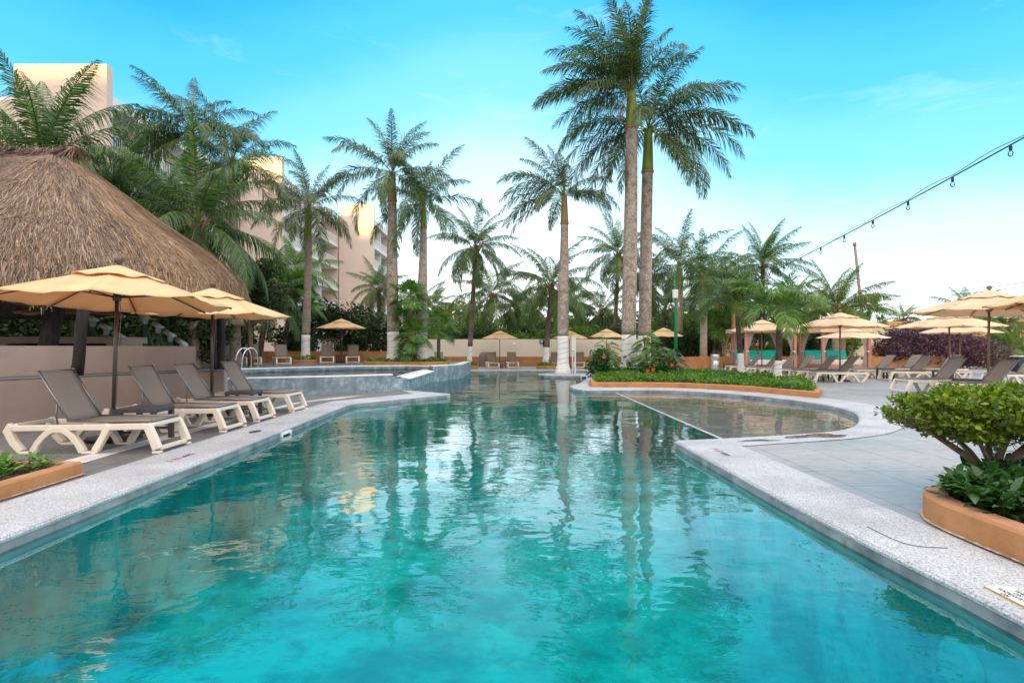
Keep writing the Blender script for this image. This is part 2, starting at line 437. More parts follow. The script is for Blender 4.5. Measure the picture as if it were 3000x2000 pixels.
class MB:
    def __init__(s):
        s.v = []; s.f = []; s.m = []; s.sm = []

    def add(s, vs, fs, mi=0, smooth=False):
        o = len(s.v)
        s.v += [tuple(p) for p in vs]
        for f in fs:
            s.f.append(tuple(i + o for i in f)); s.m.append(mi); s.sm.append(smooth)
        return s

    def box(s, x0, x1, y0, y1, z0, z1, mi=0):
        v = [(x, y, z) for z in (z0, z1) for y in (y0, y1) for x in (x0, x1)]
        return s.add(v, [(0, 2, 3, 1), (4, 5, 7, 6), (0, 1, 5, 4), (2, 6, 7, 3), (0, 4, 6, 2), (1, 3, 7, 5)], mi)

    def rbox(s, x0, x1, y0, y1, z0, z1, b=.02, mi=0):          # box with chamfered vertical and top edges
        ring = lambda i, z: [(x0 + i + b, y0 + i, z), (x1 - i - b, y0 + i, z), (x1 - i, y0 + i + b, z), (x1 - i, y1 - i - b, z), (x1 - i - b, y1 - i, z), (x0 + i + b, y1 - i, z), (x0 + i, y1 - i - b, z), (x0 + i, y0 + i + b, z)]
        v = ring(0, z0) + ring(0, z1 - b) + ring(b * .7, z1)
        f = [tuple(reversed(range(8))), tuple(range(16, 24))]
        for k in (0, 8):
            for i in range(8):
                j = (i + 1) % 8
                f.append((k + i, k + j, k + 8 + j, k + 8 + i))
        return s.add(v, f, mi)

    def tube(s, pts, rad, n=8, mi=0, caps=True, smooth=True):
        P = [Vector(p) for p in pts]
        if not isinstance(rad, (list, tuple)): rad = [rad] * len(P)
        vs = []; up = Vector((0, 0, 1))
        t0 = (P[1] - P[0]).normalized()
        a = t0.orthogonal().normalized() if abs(t0.z) > .95 else t0.cross(up).normalized()
        for i, p in enumerate(P):
            t = (P[min(i + 1, len(P) - 1)] - P[max(i - 1, 0)]).normalized()
            a = (a - t * a.dot(t)).normalized(); b = t.cross(a)
            for k in range(n):
                th = 2 * math.pi * k / n
                vs.append(p + (a * math.cos(th) + b * math.sin(th)) * rad[i])
        fs = []
        for i in range(len(P) - 1):
            for k in range(n):
                fs.append((i * n + k, i * n + (k + 1) % n, (i + 1) * n + (k + 1) % n, (i + 1) * n + k))
        s.add(vs, fs, mi, smooth)
        if caps:
            o = len(s.v) - len(vs)
            s.f.append(tuple(o + k for k in reversed(range(n)))); s.m.append(mi); s.sm.append(False)
            s.f.append(tuple(o + (len(P) - 1) * n + k for k in range(n))); s.m.append(mi); s.sm.append(False)
        return s

    def lathe(s, prof, n=24, cx=0, cy=0, mi=0, smooth=True):
        vs = []; fs = []
        for (r, z) in prof:
            for k in range(n):
                th = 2 * math.pi * k / n
                vs.append((cx + r * math.cos(th), cy + r * math.sin(th), z))
        for i in range(len(prof) - 1):
            for k in range(n):
                fs.append((i * n + k, i * n + (k + 1) % n, (i + 1) * n + (k + 1) % n, (i + 1) * n + k))
        s.add(vs, fs, mi, smooth)
        o = len(s.v) - len(vs)
        if prof[-1][0] > 1e-4:
            s.f.append(tuple(o + (len(prof) - 1) * n + k for k in range(n))); s.m.append(mi); s.sm.append(False)
        return s

    def prism(s, poly, z0, z1, mi=0, top=None, bottom=True):
        n = len(poly)
        area = sum(poly[i][0] * poly[(i + 1) % n][1] - poly[(i + 1) % n][0] * poly[i][1] for i in range(n))
        if area < 0: poly = poly[::-1]
        v = [(p[0], p[1], z0) for p in poly] + [(p[0], p[1], z1) for p in poly]
        s.add(v, [(i, (i + 1) % n, n + (i + 1) % n, n + i) for i in range(n)], mi)
        tris = tessellate_polygon([[Vector((p[0], p[1], 0)) for p in poly]])
        s.sheet_tris([(p[0], p[1], z1) for p in poly], tris, mi if top is None else top)
        return s

    def sheet_tris(s, v, tris, mi=0):
        fs = []
        for t in tris:
            a, b, c = (Vector(v[i]) for i in t)
            fs.append(t if (b - a).cross(c - a).z > 0 else (t[0], t[2], t[1]))
        return s.add(v, fs, mi)

    def sheet(s, loops, z, mi=0):
        tris = tessellate_polygon([[Vector((p[0], p[1], 0)) for p in lp] for lp in loops])
        v = [(p[0], p[1], z) for lp in loops for p in lp]
        return s.sheet_tris(v, tris, mi)

    def wallstrip(s, path, z0, z1, mi=0, closed=False):
        n = len(path)
        v = [(p[0], p[1], z0) for p in path] + [(p[0], p[1], z1) for p in path]
        m = n if closed else n - 1
        return s.add(v, [(i, (i + 1) % n, n + (i + 1) % n, n + i) for i in range(m)], mi)

    def ribbon(s, pts, th, y0, y1, mi=0, axis='xz'):          # flat bar following a path in the x-z plane, y0..y1 wide
        n = len(pts); L = []; Rr = []
        ths = th if isinstance(th, (list, tuple)) else [th] * n
        for i in range(n):
            a = Vector(pts[max(i - 1, 0)]); b = Vector(pts[i]); c = Vector(pts[min(i + 1, n - 1)])
            d1 = (b - a).normalized() if i > 0 else (c - b).normalized()
            d2 = (c - b).normalized() if i < n - 1 else d1
            nn = Vector((-(d1.y + d2.y), d1.x + d2.x))
            nn.normalize(); k = max(.5, nn.dot(Vector((-d1.y, d1.x))))
            off = nn * (ths[i] / 2 / k)
            L.append(b + off); Rr.append(b - off)
        v = []
        for i in range(n):
            for q in (L[i], Rr[i]):
                v += [(q.x, y0, q.y), (q.x, y1, q.y)]
        f = []
        for i in range(n - 1):
            a = i * 4; b = a + 4
            f += [(a, b, b + 1, a + 1), (a + 2, a + 3, b + 3, b + 2), (a, a + 2, b + 2, b), (a + 1, b + 1, b + 3, a + 3)]
        e = (n - 1) * 4
        f += [(0, 1, 3, 2), (e, e + 2, e + 3, e + 1)]
        return s.add(v, f, mi)

    def build(s, name, m, parent=None, bevel=0):
        me = bpy.data.meshes.new(name)
        me.from_pydata(s.v, [], s.f)
        for x in (m if isinstance(m, (list, tuple)) else [m]): me.materials.append(x)
        me.polygons.foreach_set('material_index', s.m)
        me.polygons.foreach_set('use_smooth', s.sm)
        me.update()
        o = link(name, me, parent)
        if bevel:
            b = o.modifiers.new('soft_edges', 'BEVEL'); b.width = bevel; b.segments = 2; b.limit_method = 'ANGLE'; b.angle_limit = R(40)
        return o


def offset_poly(poly, d):
    n = len(poly); out = []
    for i in range(n):
        a = Vector(poly[i - 1]); b = Vector(poly[i]); c = Vector(poly[(i + 1) % n])
        d1 = (b - a).normalized(); d2 = (c - b).normalized()
        nn = Vector((-(d1.y + d2.y), d1.x + d2.x)).normalized()
        k = max(.45, nn.dot(Vector((-d1.y, d1.x))))
        q = b + nn * (d / k)
        out.append((q.x, q.y))
    return out


def smooth_closed(poly, it=2):
    for _ in range(it):
        q = []
        n = len(poly)
        for i in range(n):
            a = poly[i]; b = poly[(i + 1) % n]
            q += [(a[0] * .75 + b[0] * .25, a[1] * .75 + b[1] * .25), (a[0] * .25 + b[0] * .75, a[1] * .25 + b[1] * .75)]
        poly = q
    return poly


def smooth_open(pts, it=2):
    for _ in range(it):
        q = [pts[0]]
        for a, b in zip(pts[:-1], pts[1:]):
            q += [tuple(x * .75 + y * .25 for x, y in zip(a, b)), tuple(x * .25 + y * .75 for x, y in zip(a, b))]
        q.append(pts[-1]); pts = q
    return pts


def text_obj(name, body, size, m, parent=None, loc=(0, 0, 0), rot=(0, 0, 0), depth=.0006, bold=0.0):
    cu = bpy.data.curves.new(name, 'FONT')
    cu.body = body; cu.size = size; cu.align_x = 'CENTER'; cu.align_y = 'CENTER'; cu.extrude = depth; cu.offset = bold
    cu.resolution_u = 3
    t = bpy.data.objects.new(name + '_curve', cu); COL.objects.link(t)
    dg = bpy.context.evaluated_depsgraph_get()
    me = bpy.data.meshes.new_from_object(t.evaluated_get(dg))
    bpy.data.objects.remove(t)
    me.materials.clear(); me.materials.append(m)
    o = link(name, me, parent); o.location = loc; o.rotation_euler = rot
    return o


# ------------------------------------------------------------------ foliage generators
def frond(rng, L, az, e0, droop, n=46, ll=.17, lw=.030, plume=.5, hang=.35, vee=.25, wind=(0, 0, 0), p=1.4, start=.14, twist=0.0, fwd0=30, fwd1=62):
    """one feather frond: returns leaflet verts, quads, rib verts, rib quads (origin at the hub)"""
    K = 22
    t = np.linspace(0, 1, K)
    e = np.radians(e0 - droop * t ** p)
    ca, sa = math.cos(az), math.sin(az)
    d = np.stack([np.cos(e) * ca, np.cos(e) * sa, np.sin(e)], 1)
    d += np.outer(t ** 1.5, np.array(wind)); d /= np.linalg.norm(d, axis=1)[:, None]
    P = np.concatenate([[[0, 0, 0]], np.cumsum((d[:-1] + d[1:]) / 2, 0) * (L / (K - 1))], 0)
    lat = np.array([-sa, ca, 0.0])
    nor = np.cross(d, np.tile(lat, (K, 1)))
    nor /= np.linalg.norm(nor, axis=1)[:, None]
    lt = np.cross(nor, d)
    tw = twist * t[:, None]
    lt2 = lt * np.cos(tw) + nor * np.sin(tw); nor = nor * np.cos(tw) - lt * np.sin(tw); lt = lt2
    # ribs
    rr = (.030 * (1 - t) + .004) * (L / 4.0)
    rv = np.concatenate([P + lt * rr[:, None], P + nor * rr[:, None] * .8, P - lt * rr[:, None]], 0)
    i = np.arange(K - 1)
    rq = np.concatenate([np.stack([i, i + 1, K + i + 1, K + i], 1), np.stack([K + i, K + i + 1, 2 * K + i + 1, 2 * K + i], 1), np.stack([2 * K + i, 2 * K + i + 1, i + 1, i], 1)], 0)
    # leaflets
    ts = np.repeat(start + (1 - start) * (np.arange(n) + .5) / n, 2)
    ts = np.clip(ts + rng.uniform(-.4, .4, 2 * n) / n, start, .999)
    side = np.tile([1.0, -1.0], n)
    f = ts * (K - 1); i0 = np.minimum(f.astype(int), K - 2); w = (f - i0)[:, None]
    lerp = lambda A: A[i0] * (1 - w) + A[i0 + 1] * w
    B, D, LT, NO = lerp(P), lerp(d), lerp(lt), lerp(nor)
    prof = np.clip(np.sin(np.pi * (ts * .86 + .10)), .08, 1) ** .75
    ln = L * ll * prof * rng.uniform(.8, 1.15, 2 * n)
    fa = np.radians(fwd0 + (fwd1 - fwd0) * ts ** 1.5 + rng.uniform(-6, 6, 2 * n))
    va = np.radians(vee * 57.3 + plume * rng.uniform(-55, 55, 2 * n))
    out = LT * (side * np.cos(va))[:, None] + NO * np.sin(va)[:, None]
    dr = out * np.cos(fa)[:, None] + D * np.sin(fa)[:, None]
    g = np.array([0, 0, -1.0])
    hg = hang * rng.uniform(.6, 1.4, 2 * n)
    wv = np.array(wind) * .35
    mid = B + dr * (ln * .5)[:, None] + (g * (ln * .12 * 1)[:, None]) * hg[:, None] + wv * (ln * .25)[:, None]
    dr2 = dr + g * hg[:, None] * 1.1 + wv
    dr2 /= np.linalg.norm(dr2, axis=1)[:, None]
    tip = mid + dr2 * (ln * .52)[:, None]
    wd = np.cross(dr, np.cross(D, dr)); wd /= (np.linalg.norm(wd, axis=1)[:, None] + 1e-6)
    ww = (lw * L / 4.0 * (.55 + .45 * prof))[:, None]
    V = np.stack([B - wd * ww * .35, B + wd * ww * .35, mid - wd * ww * .5, mid + wd * ww * .5, tip - wd * ww * .06, tip + wd * ww * .06], 1).reshape(-1, 3)
    b = np.arange(2 * n) * 6
    Qs = np.concatenate([np.stack([b, b + 1, b + 3, b + 2], 1), np.stack([b + 2, b + 3, b + 5, b + 4], 1)], 0)
    return V, Qs, rv, rq


def crown_mesh(name, seed, specs, leaf, rib, **kw):
    """specs: list of (azimuth deg, start elevation deg, droop deg, length) or dicts overriding style"""
    rng = np.random.default_rng(seed)
    Vs, Qs, mi, off = [], [], [], 0
    for sp in specs:
        k = dict(kw)
        if isinstance(sp, dict):
            k.update({a: b for a, b in sp.items() if a not in ('az', 'e', 'd', 'L')}); az, e, d, L = sp['az'], sp['e'], sp['d'], sp['L']
        else:
            az, e, d, L = sp
        V, Q, rv, rq = frond(rng, L, R(az), e, d, **k)
        Vs.append(V); Qs.append(Q + off); mi.append(np.zeros(len(Q))); off += len(V)
        Vs.append(rv); Qs.append(rq + off); mi.append(np.ones(len(rq))); off += len(rv)
    return np_mesh(name, np.concatenate(Vs), np.concatenate(Qs), [leaf, rib], np.concatenate(mi))


def auto_specs(seed, n, L, emax=80, emin=-25, d0=45, d1=75):
    rng = random.Random(seed); out = []
    for i in range(n):
        f = (i + .5) / n
        e = emax + (emin - emax) * f + rng.uniform(-7, 7)
        az = (i * 137.5 + rng.uniform(-14, 14)) % 360
        d = d0 + (d1 - d0) * f + rng.uniform(-12, 12) + 9
        out.append((az, e, d, L * rng.uniform(.88, 1.08) * (.82 if i == 0 else 1)))
    return out


ROYAL = dict(n=96, ll=.205, lw=.034, plume=.70, hang=1.0, vee=.1, p=1.35, start=.15)
COCO = dict(n=84, ll=.235, lw=.038, plume=.16, hang=1.15, vee=-.15, p=1.3, start=.15)
ADON = dict(n=36, ll=.36, lw=.085, plume=.2, hang=.75, vee=.5, p=1.35, start=.14)


def fan_mesh(name, seed, n, pet, rad, leaf, emax=85, emin=-40):
    rng = np.random.default_rng(seed); Vs, Qs, mi, off = [], [], [], 0
    for i in range(n):
        f = (i + .5) / n
        az = R(i * 137.5) + rng.uniform(-.2, .2); e = R(emax + (emin - emax) * f)
        d = np.array([math.cos(e) * math.cos(az), math.cos(e) * math.sin(az), math.sin(e)])
        c = d * pet * rng.uniform(.75, 1.1)
        lat = np.array([-math.sin(az), math.cos(az), 0]); up = np.cross(d, lat)
        fwd = d * .75 + up * -.5 * (1 if f > .3 else .2); fwd /= np.linalg.norm(fwd)
        nor = np.cross(lat, fwd); S = 38; r = rad * rng.uniform(.85, 1.1)
        for s in range(S):
            a = R(-140 + 280 * (s + .5) / S)
            dd = fwd * math.cos(a) + lat * math.sin(a) + nor * .18 * (-1) ** s * .3
            w = np.cross(dd, nor); L = r * (1 - .18 * (abs(a) / R(140)) ** 2)
            m = c + dd * L * .62; tp = c + dd * L + np.array([0, 0, -.20 * L]) * rng.uniform(.4, 1.4)
            hw = r * .052
            V = np.array([c, c + w * .004, m + w * hw, m - w * hw, tp + w * .004, tp - w * .004])
            Vs.append(V); Qs.append(np.array([[0, 1, 2, 3], [3, 2, 4, 5]]) + off); mi.append(np.zeros(2)); off += 6
        q = .012
        V = np.array([lat * q, -lat * q, c - lat * q * .6, c + lat * q * .6]); Vs.append(V); Qs.append(np.array([[0, 1, 2, 3]]) + off); mi.append(np.ones(1)); off += 4
    return np_mesh(name, np.concatenate(Vs), np.concatenate(Qs), [leaf, M['rachis']], np.concatenate(mi))


def leaf_cloud(rng, P, size, up=.25, aspect=.5, droop=0.0):
    n = len(P)
    d = rng.normal(size=(n, 3)); d[:, 2] = d[:, 2] * .7 + up - droop; d /= np.linalg.norm(d, axis=1)[:, None]
    a = rng.normal(size=(n, 3)); a[:, 2] += 1.0
    w = np.cross(d, a); w /= np.linalg.norm(w, axis=1)[:, None]
    nn = np.cross(w, d)
    s = (size * rng.uniform(.6, 1.35, n))[:, None]
    V = np.stack([P, P + d * s * .5 + w * s * aspect * .5 + nn * s * .08, P + d * s, P + d * s * .5 - w * s * aspect * .5 + nn * s * .08], 1).reshape(-1, 3)
    Q = (np.arange(n) * 4)[:, None] + np.arange(4)
    return V, Q


def blob_points(rng, blobs, n, inner=.35, lump=.22):
    vol = np.array([b[3] * b[4] * b[5] for b in blobs]); vol = vol ** .8; vol /= vol.sum()
    out = []
    for b, k in zip(blobs, rng.multinomial(n, vol)):
        d = rng.normal(size=(k, 3)); d /= np.linalg.norm(d, axis=1)[:, None]
        ph = rng.uniform(0, 6.28, 6)
        lm = 1 + lump * (np.sin(d[:, 0] * 5 + ph[0]) * np.sin(d[:, 1] * 5 + ph[1]) + .6 * np.sin(d[:, 2] * 7 + ph[2] + d[:, 0] * 4) + .5 * np.sin(d[:, 1] * 11 + ph[3]) * np.sin(d[:, 0] * 9 + d[:, 2] * 8 + ph[4]))
        r = (inner + (1 - inner) * rng.uniform(0, 1, k) ** .5) * lm
        out.append(np.array(b[:3]) + d * r[:, None] * np.array(b[3:6]))
    return np.concatenate(out)


def foliage(name, seed, blobs, n, size, m, parent=None, zmin=None, **kw):
    rng = np.random.default_rng(seed)
    lump = kw.pop('lump', .22); inner = kw.pop('inner', .35)
    P = blob_points(rng, blobs, n, inner, lump)
    if zmin is not None: P = P[P[:, 2] > zmin]
    V, Q = leaf_cloud(rng, P, size, **kw)
    return link(name, np_mesh(name, V, Q, [m]), parent)


def bush(name, loc, blobs, n, size, m, label, cat='shrub', group=None, seed=1, stem=True, **kw):
    t = thing(name, loc, 0, label, cat, group)
    foliage('foliage', seed, blobs, n, size, m, t, **kw)
    if stem:
        b = MB(); rng = random.Random(seed)
        for q in blobs[:6]:
            x0, y0 = q[0] * .4 + rng.uniform(-.1, .1), q[1] * .4 + rng.uniform(-.1, .1)
            b.tube([(x0, y0, -.02), ((x0 + q[0]) / 2, (y0 + q[1]) / 2, q[2] * .5), (q[0], q[1], q[2] + q[5] * .3)], [.05, .035, .012], 6)
        b.build('stems', M['bark'], t)
    return t

# ------------------------------------------------------------------ camera, sky, sun
cam_d = bpy.data.cameras.new('camera'); cam = bpy.data.objects.new('camera', cam_d); COL.objects.link(cam)
cam.location = (0, 0, CZ); cam.rotation_euler = (R(90), 0, 0)
cam_d.sensor_width = 36; cam_d.lens = 20.0; cam_d.shift_y = 18 / 3000; cam_d.clip_end = 3000; cam_d.clip_start = .05
C.camera = cam
SUN_EL, SUN_AZ = 5.0, 8.0                           # low sun behind the camera, a little to the left
wd = bpy.data.worlds.new('World'); C.world = wd; wd.use_nodes = True
nt = wd.node_tree; nt.nodes.clear()
wo = nt.nodes.new('ShaderNodeOutputWorld')
sky = N(nt, 'ShaderNodeTexSky', sky_type='NISHITA', sun_disc=False, sun_elevation=R(SUN_EL), sun_rotation=R(180 + SUN_AZ), air_density=1.0, dust_density=.4, ozone_density=3.0)
bg1 = N(nt, 'ShaderNodeBackground', Strength=.10)
nt.links.new(sky.outputs[0], bg1.inputs[0])
tc = N(nt, 'ShaderNodeTexCoord')
sx = N(nt, 'ShaderNodeSeparateXYZ'); nt.links.new(tc.outputs['Generated'], sx.inputs[0])
cn = N(nt, 'ShaderNodeTexNoise', Scale=2.3, Detail=6.0, Roughness=.6)
cmp_ = N(nt, 'ShaderNodeMapping'); cmp_.inputs['Scale'].default_value = (1, 1, 3.2); cmp_.inputs['Rotation'].default_value = (0, 0, .5)
nt.links.new(tc.outputs['Generated'], cmp_.inputs[0]); nt.links.new(cmp_.outputs[0], cn.inputs['Vector'])
ml = N(nt, 'ShaderNodeMath', operation='MULTIPLY_ADD'); ml.inputs[1].default_value = .10; ml.inputs[2].default_value = -.05
nt.links.new(cn.outputs['Fac'], ml.inputs[0])
ad = N(nt, 'ShaderNodeMath', operation='ADD'); nt.links.new(sx.outputs['Z'], ad.inputs[0]); nt.links.new(ml.outputs[0], ad.inputs[1])
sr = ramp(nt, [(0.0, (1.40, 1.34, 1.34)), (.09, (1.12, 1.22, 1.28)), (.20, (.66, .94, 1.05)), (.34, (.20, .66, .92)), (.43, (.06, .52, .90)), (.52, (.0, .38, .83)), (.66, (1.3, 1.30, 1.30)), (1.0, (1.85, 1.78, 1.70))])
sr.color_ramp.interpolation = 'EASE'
# the sky is paler straight ahead, over the palms, than towards the sides
axx = N(nt, 'ShaderNodeMath', operation='ADD'); axx.inputs[1].default_value = .02; nt.links.new(sx.outputs['X'], axx.inputs[0])
ab = N(nt, 'ShaderNodeMath', operation='ABSOLUTE'); nt.links.new(axx.outputs[0], ab.inputs[0])
hr = N(nt, 'ShaderNodeMapRange', interpolation_type='SMOOTHSTEP'); hr.inputs[1].default_value = .0; hr.inputs[2].default_value = .55; hr.inputs[3].default_value = -.085; hr.inputs[4].default_value = .05
nt.links.new(ab.outputs[0], hr.inputs[0])
ad2 = N(nt, 'ShaderNodeMath', operation='ADD'); nt.links.new(ad.outputs[0], ad2.inputs[0]); nt.links.new(hr.outputs[0], ad2.inputs[1])
nt.links.new(ad2.outputs[0], sr.inputs['Fac'])
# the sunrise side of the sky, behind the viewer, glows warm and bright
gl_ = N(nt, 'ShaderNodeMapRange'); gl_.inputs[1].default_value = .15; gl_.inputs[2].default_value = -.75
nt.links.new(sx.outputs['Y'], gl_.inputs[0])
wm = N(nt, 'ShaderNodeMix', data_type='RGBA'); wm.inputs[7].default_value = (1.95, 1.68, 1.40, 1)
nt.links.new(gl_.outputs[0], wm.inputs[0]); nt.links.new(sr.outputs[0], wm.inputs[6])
# thin cirrus wisps
wn_ = N(nt, 'ShaderNodeTexNoise', Scale=3.4, Detail=9.0, Roughness=.62, Distortion=.6)
wmp = N(nt, 'ShaderNodeMapping'); wmp.inputs['Scale'].default_value = (1.0, 1.0, 4.5); wmp.inputs['Rotation'].default_value = (.35, .15, .9); wmp.inputs['Location'].default_value = (.35, 0, .2)
nt.links.new(tc.outputs['Generated'], wmp.inputs[0]); nt.links.new(wmp.outputs[0], wn_.inputs['Vector'])
wr = ramp(nt, [(.56, (0, 0, 0)), (.84, (.36, .36, .36))]); nt.links.new(wn_.outputs['Fac'], wr.inputs['Fac'])
wx = N(nt, 'ShaderNodeMix', data_type='RGBA'); wx.inputs[7].default_value = (.92, 1.0, 1.04, 1)
nt.links.new(wr.outputs[0], wx.inputs[0]); nt.links.new(wm.outputs[2], wx.inputs[6])
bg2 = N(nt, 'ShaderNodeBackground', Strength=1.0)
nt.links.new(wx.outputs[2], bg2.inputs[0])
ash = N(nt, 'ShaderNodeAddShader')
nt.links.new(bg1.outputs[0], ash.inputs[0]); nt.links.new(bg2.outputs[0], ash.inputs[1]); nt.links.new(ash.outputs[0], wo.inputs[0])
sl = bpy.data.lights.new('sun', 'SUN'); sl.energy = 5.0; sl.angle = R(.5); sl.color = (1, .70, .24)
so = bpy.data.objects.new('sun', sl); COL.objects.link(so)
dv = Vector((math.sin(R(SUN_AZ)) * math.cos(R(SUN_EL)), math.cos(R(SUN_AZ)) * math.cos(R(SUN_EL)), -math.sin(R(SUN_EL))))
so.rotation_euler = dv.to_track_quat('-Z', 'Y').to_euler()
C.view_settings.view_transform = 'Standard'
try:
    C.view_settings.look = 'None'
except Exception:
    pass
C.view_settings.exposure = .25; C.view_settings.gamma = 1
C.cycles.max_bounces = 8; C.cycles.transparent_max_bounces = 8; C.cycles.diffuse_bounces = 3; C.cycles.glossy_bounces = 3
C.cycles.use_denoising = True
C.cycles.sample_clamp_indirect = 6

# ------------------------------------------------------------------ pool, deck, coping
ZW = -.10
left_in = [(-3.36, .9), (-3.42, 4.2), (-3.50, 7.4), (-3.58, 9.6), (-3.68, 12.6), (-3.55, 13.15), (-1.69, 15.57)]
left_out = [(-4.08, .3), (-4.15, 4.2), (-4.20, 7.4), (-4.24, 9.6), (-4.30, 12.7), (-4.20, 13.45), (-2.72, 15.62)]
right_in = smooth_open([(2.44, .9), (2.40, 2.83), (2.31, 3.93), (2.27, 5.19), (2.23, 7.75)], 1)
basin_in = [(2.23, 7.75), (3.09, 7.97), (4.51, 8.42), (5.25, 8.85), (5.97, 9.75), (6.70, 11.0), (7.02, 12.1), (7.03, 13.2), (6.76, 14.6), (6.1, 16.0), (5.12, 17.0), (4.16, 17.3), (3.0, 17.25), (1.97, 17.1), (1.91, 18.8)]
basin_out = [(2.95, 7.30), (3.3, 7.42), (4.78, 7.90), (5.62, 8.40), (6.58, 9.40), (7.5, 10.9), (7.95, 12.1), (8.02, 13.4), (7.68, 14.9), (6.65, 16.55), (5.35, 17.85), (4.25, 18.12), (3.0, 18.12), (2.5, 18.2), (2.6, 19.6)]
chan = [(2.45, 20.4), (3.1, 23.5), (4.3, 26.0), (5.0, 29.0), (4.9, 31.0), (4.3, 31.7)]
far_in = [(4.3, 31.7), (2.0, 31.9), (0.0, 31.85), (-1.2, 31.7), (-2.3, 31.4)]
casc = [(-2.24, 25.4), (-3.16, 22.8), (-3.2, 17.0)]
pool = right_in + smooth_open(basin_in, 2)[1:] + chan[:-1] + far_in + casc + [(-1.69, 15.57)] + left_in[::-1][1:]
g = MB(); g.sheet([[(-700, -300), (700, -300), (700, 1400), (-700, 1400)], [(-6, -.5), (8.6, -.5), (8.6, 33), (-6, 33)]], -.03)
tag(g.build('ground', M['lawn']), kind='structure')
d = MB()
d.sheet([[(-30, -8), (0, -8), (0, .3), (60, .3), (60, 60), (-30, 60)], pool], 0)
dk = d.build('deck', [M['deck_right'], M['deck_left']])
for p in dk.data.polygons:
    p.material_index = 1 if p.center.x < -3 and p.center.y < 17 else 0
# the front-left part of the deck has its shade put into a darker slate tone: a sheet of its own, laid 4 mm proud
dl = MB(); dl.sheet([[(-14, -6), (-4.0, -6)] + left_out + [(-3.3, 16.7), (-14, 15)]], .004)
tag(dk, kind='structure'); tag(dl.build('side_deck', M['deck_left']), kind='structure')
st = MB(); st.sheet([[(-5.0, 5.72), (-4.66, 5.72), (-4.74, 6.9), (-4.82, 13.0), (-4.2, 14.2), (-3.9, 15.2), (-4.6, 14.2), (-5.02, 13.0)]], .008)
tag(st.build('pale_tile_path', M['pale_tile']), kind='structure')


def coping(name, inner, outer):
    """granite slabs with a rounded lip over the water"""
    b = MB(); n = len(inner)
    lip = []
    for i in range(n):
        a = Vector(inner[i]); o = Vector(outer[i]); q = (a - o).normalized()
        prof = [((o.x, o.y), .009), ((a.x - q.x * .03, a.y - q.y * .03), .010), ((a.x - q.x * .004, a.y - q.y * .004), .002), ((a.x + q.x * .012, a.y + q.y * .012), -.014), ((a.x + q.x * .008, a.y + q.y * .008), -.034), ((a.x - q.x * .02, a.y - q.y * .02), -.036)]
        lip.append([(p[0], p[1], z) for p, z in prof])
    v = [p for l in lip for p in l]; k = 6
    fs = [(i * k + j, i * k + j + 1, (i + 1) * k + j + 1, (i + 1) * k + j) for i in range(n - 1) for j in range(k - 1)]
    b.add(v, fs, 0, False)
    o = b.build(name, M['granite'])
    return tag(o, kind='structure')


coping('pool_kerb', left_in, left_out)
coping('pool_kerb', right_in, [(2.95, .3)] + [(2.945 + .0 * y, y - .1) for x, y in right_in[1:-1]] + [(2.95, 7.30)])
coping('pool_kerb', smooth_open(basin_in, 2), smooth_open(basin_out, 2))
coping('pool_kerb', far_in, [(x * 1.02, y + .75) for x, y in far_in])
coping('pool_kerb', [(2.44, .9), (-3.36, .9)], [(2.95, .3), (-4.08, .3)])
coping('pool_kerb', [(-1.69, 15.57), (-3.2, 17.0)], [(-2.72, 15.62), (-3.35, 16.9)])
coping('pool_kerb', [(1.91, 18.8)] + chan, [(2.6, 19.6)] + [(x + .75, y) for x, y in chan])
pw = MB(); pw.wallstrip(pool, -.125, -.02, closed=True); pw.wallstrip(pool, -1.3, -.125, mi=1, closed=True)
tag(pw.build('pool_wall', [M['pool_wall'], M['pool_floor']]), kind='structure')
pf = MB(); pf.sheet([pool], -1.25)
tag(pf.build('pool_floor', M['pool_floor']), kind='structure')
XD = 3.15
sb = [(x, y) for x, y in smooth_open(basin_in, 2) if x > XD and y > 7.9]
shallow = [(XD, 7.99)] + sb + ([(XD, 17.25)])
deep = [p for p in pool if not (p in sb)]
wf = MB(); wf.prism(shallow, -1.2, -.36)
tag(wf.build('wading_floor', M['wade_floor']), kind='structure')
i0 = pool.index(sb[0])
deep = pool[:i0] + [(XD, 7.99), (XD, 17.25)] + pool[i0 + len(sb):]
w1 = MB(); w1.sheet([deep], ZW); tag(w1.build('pool_water', M['water']), kind='structure')
w2 = MB(); w2.sheet([shallow], ZW - .0005); tag(w2.build('wading_pool_water', M['wade_water']), kind='structure')
dv_ = MB(); dv_.box(XD - .028, XD + .028, 8.0, 17.2, -.36, ZW + .004)
tag(dv_.build('pool_step', mat('pale_step_stone', (.30, .34, .35), (.44, .47, .48), 4, .6)), kind='structure')

# island with the royal palm
isl = [(2.75 + 1.5 * math.cos(a), 26.9 + 1.32 * math.sin(a)) for a in np.linspace(0, 2 * math.pi, 40, endpoint=False)]
b = MB(); b.prism(isl, -1.2, -.02); b.prism(offset_poly(isl, -.02), -.02, .012, mi=1)
tag(b.build('pool_island', [M['pool_wall'], M['granite']]), kind='structure')

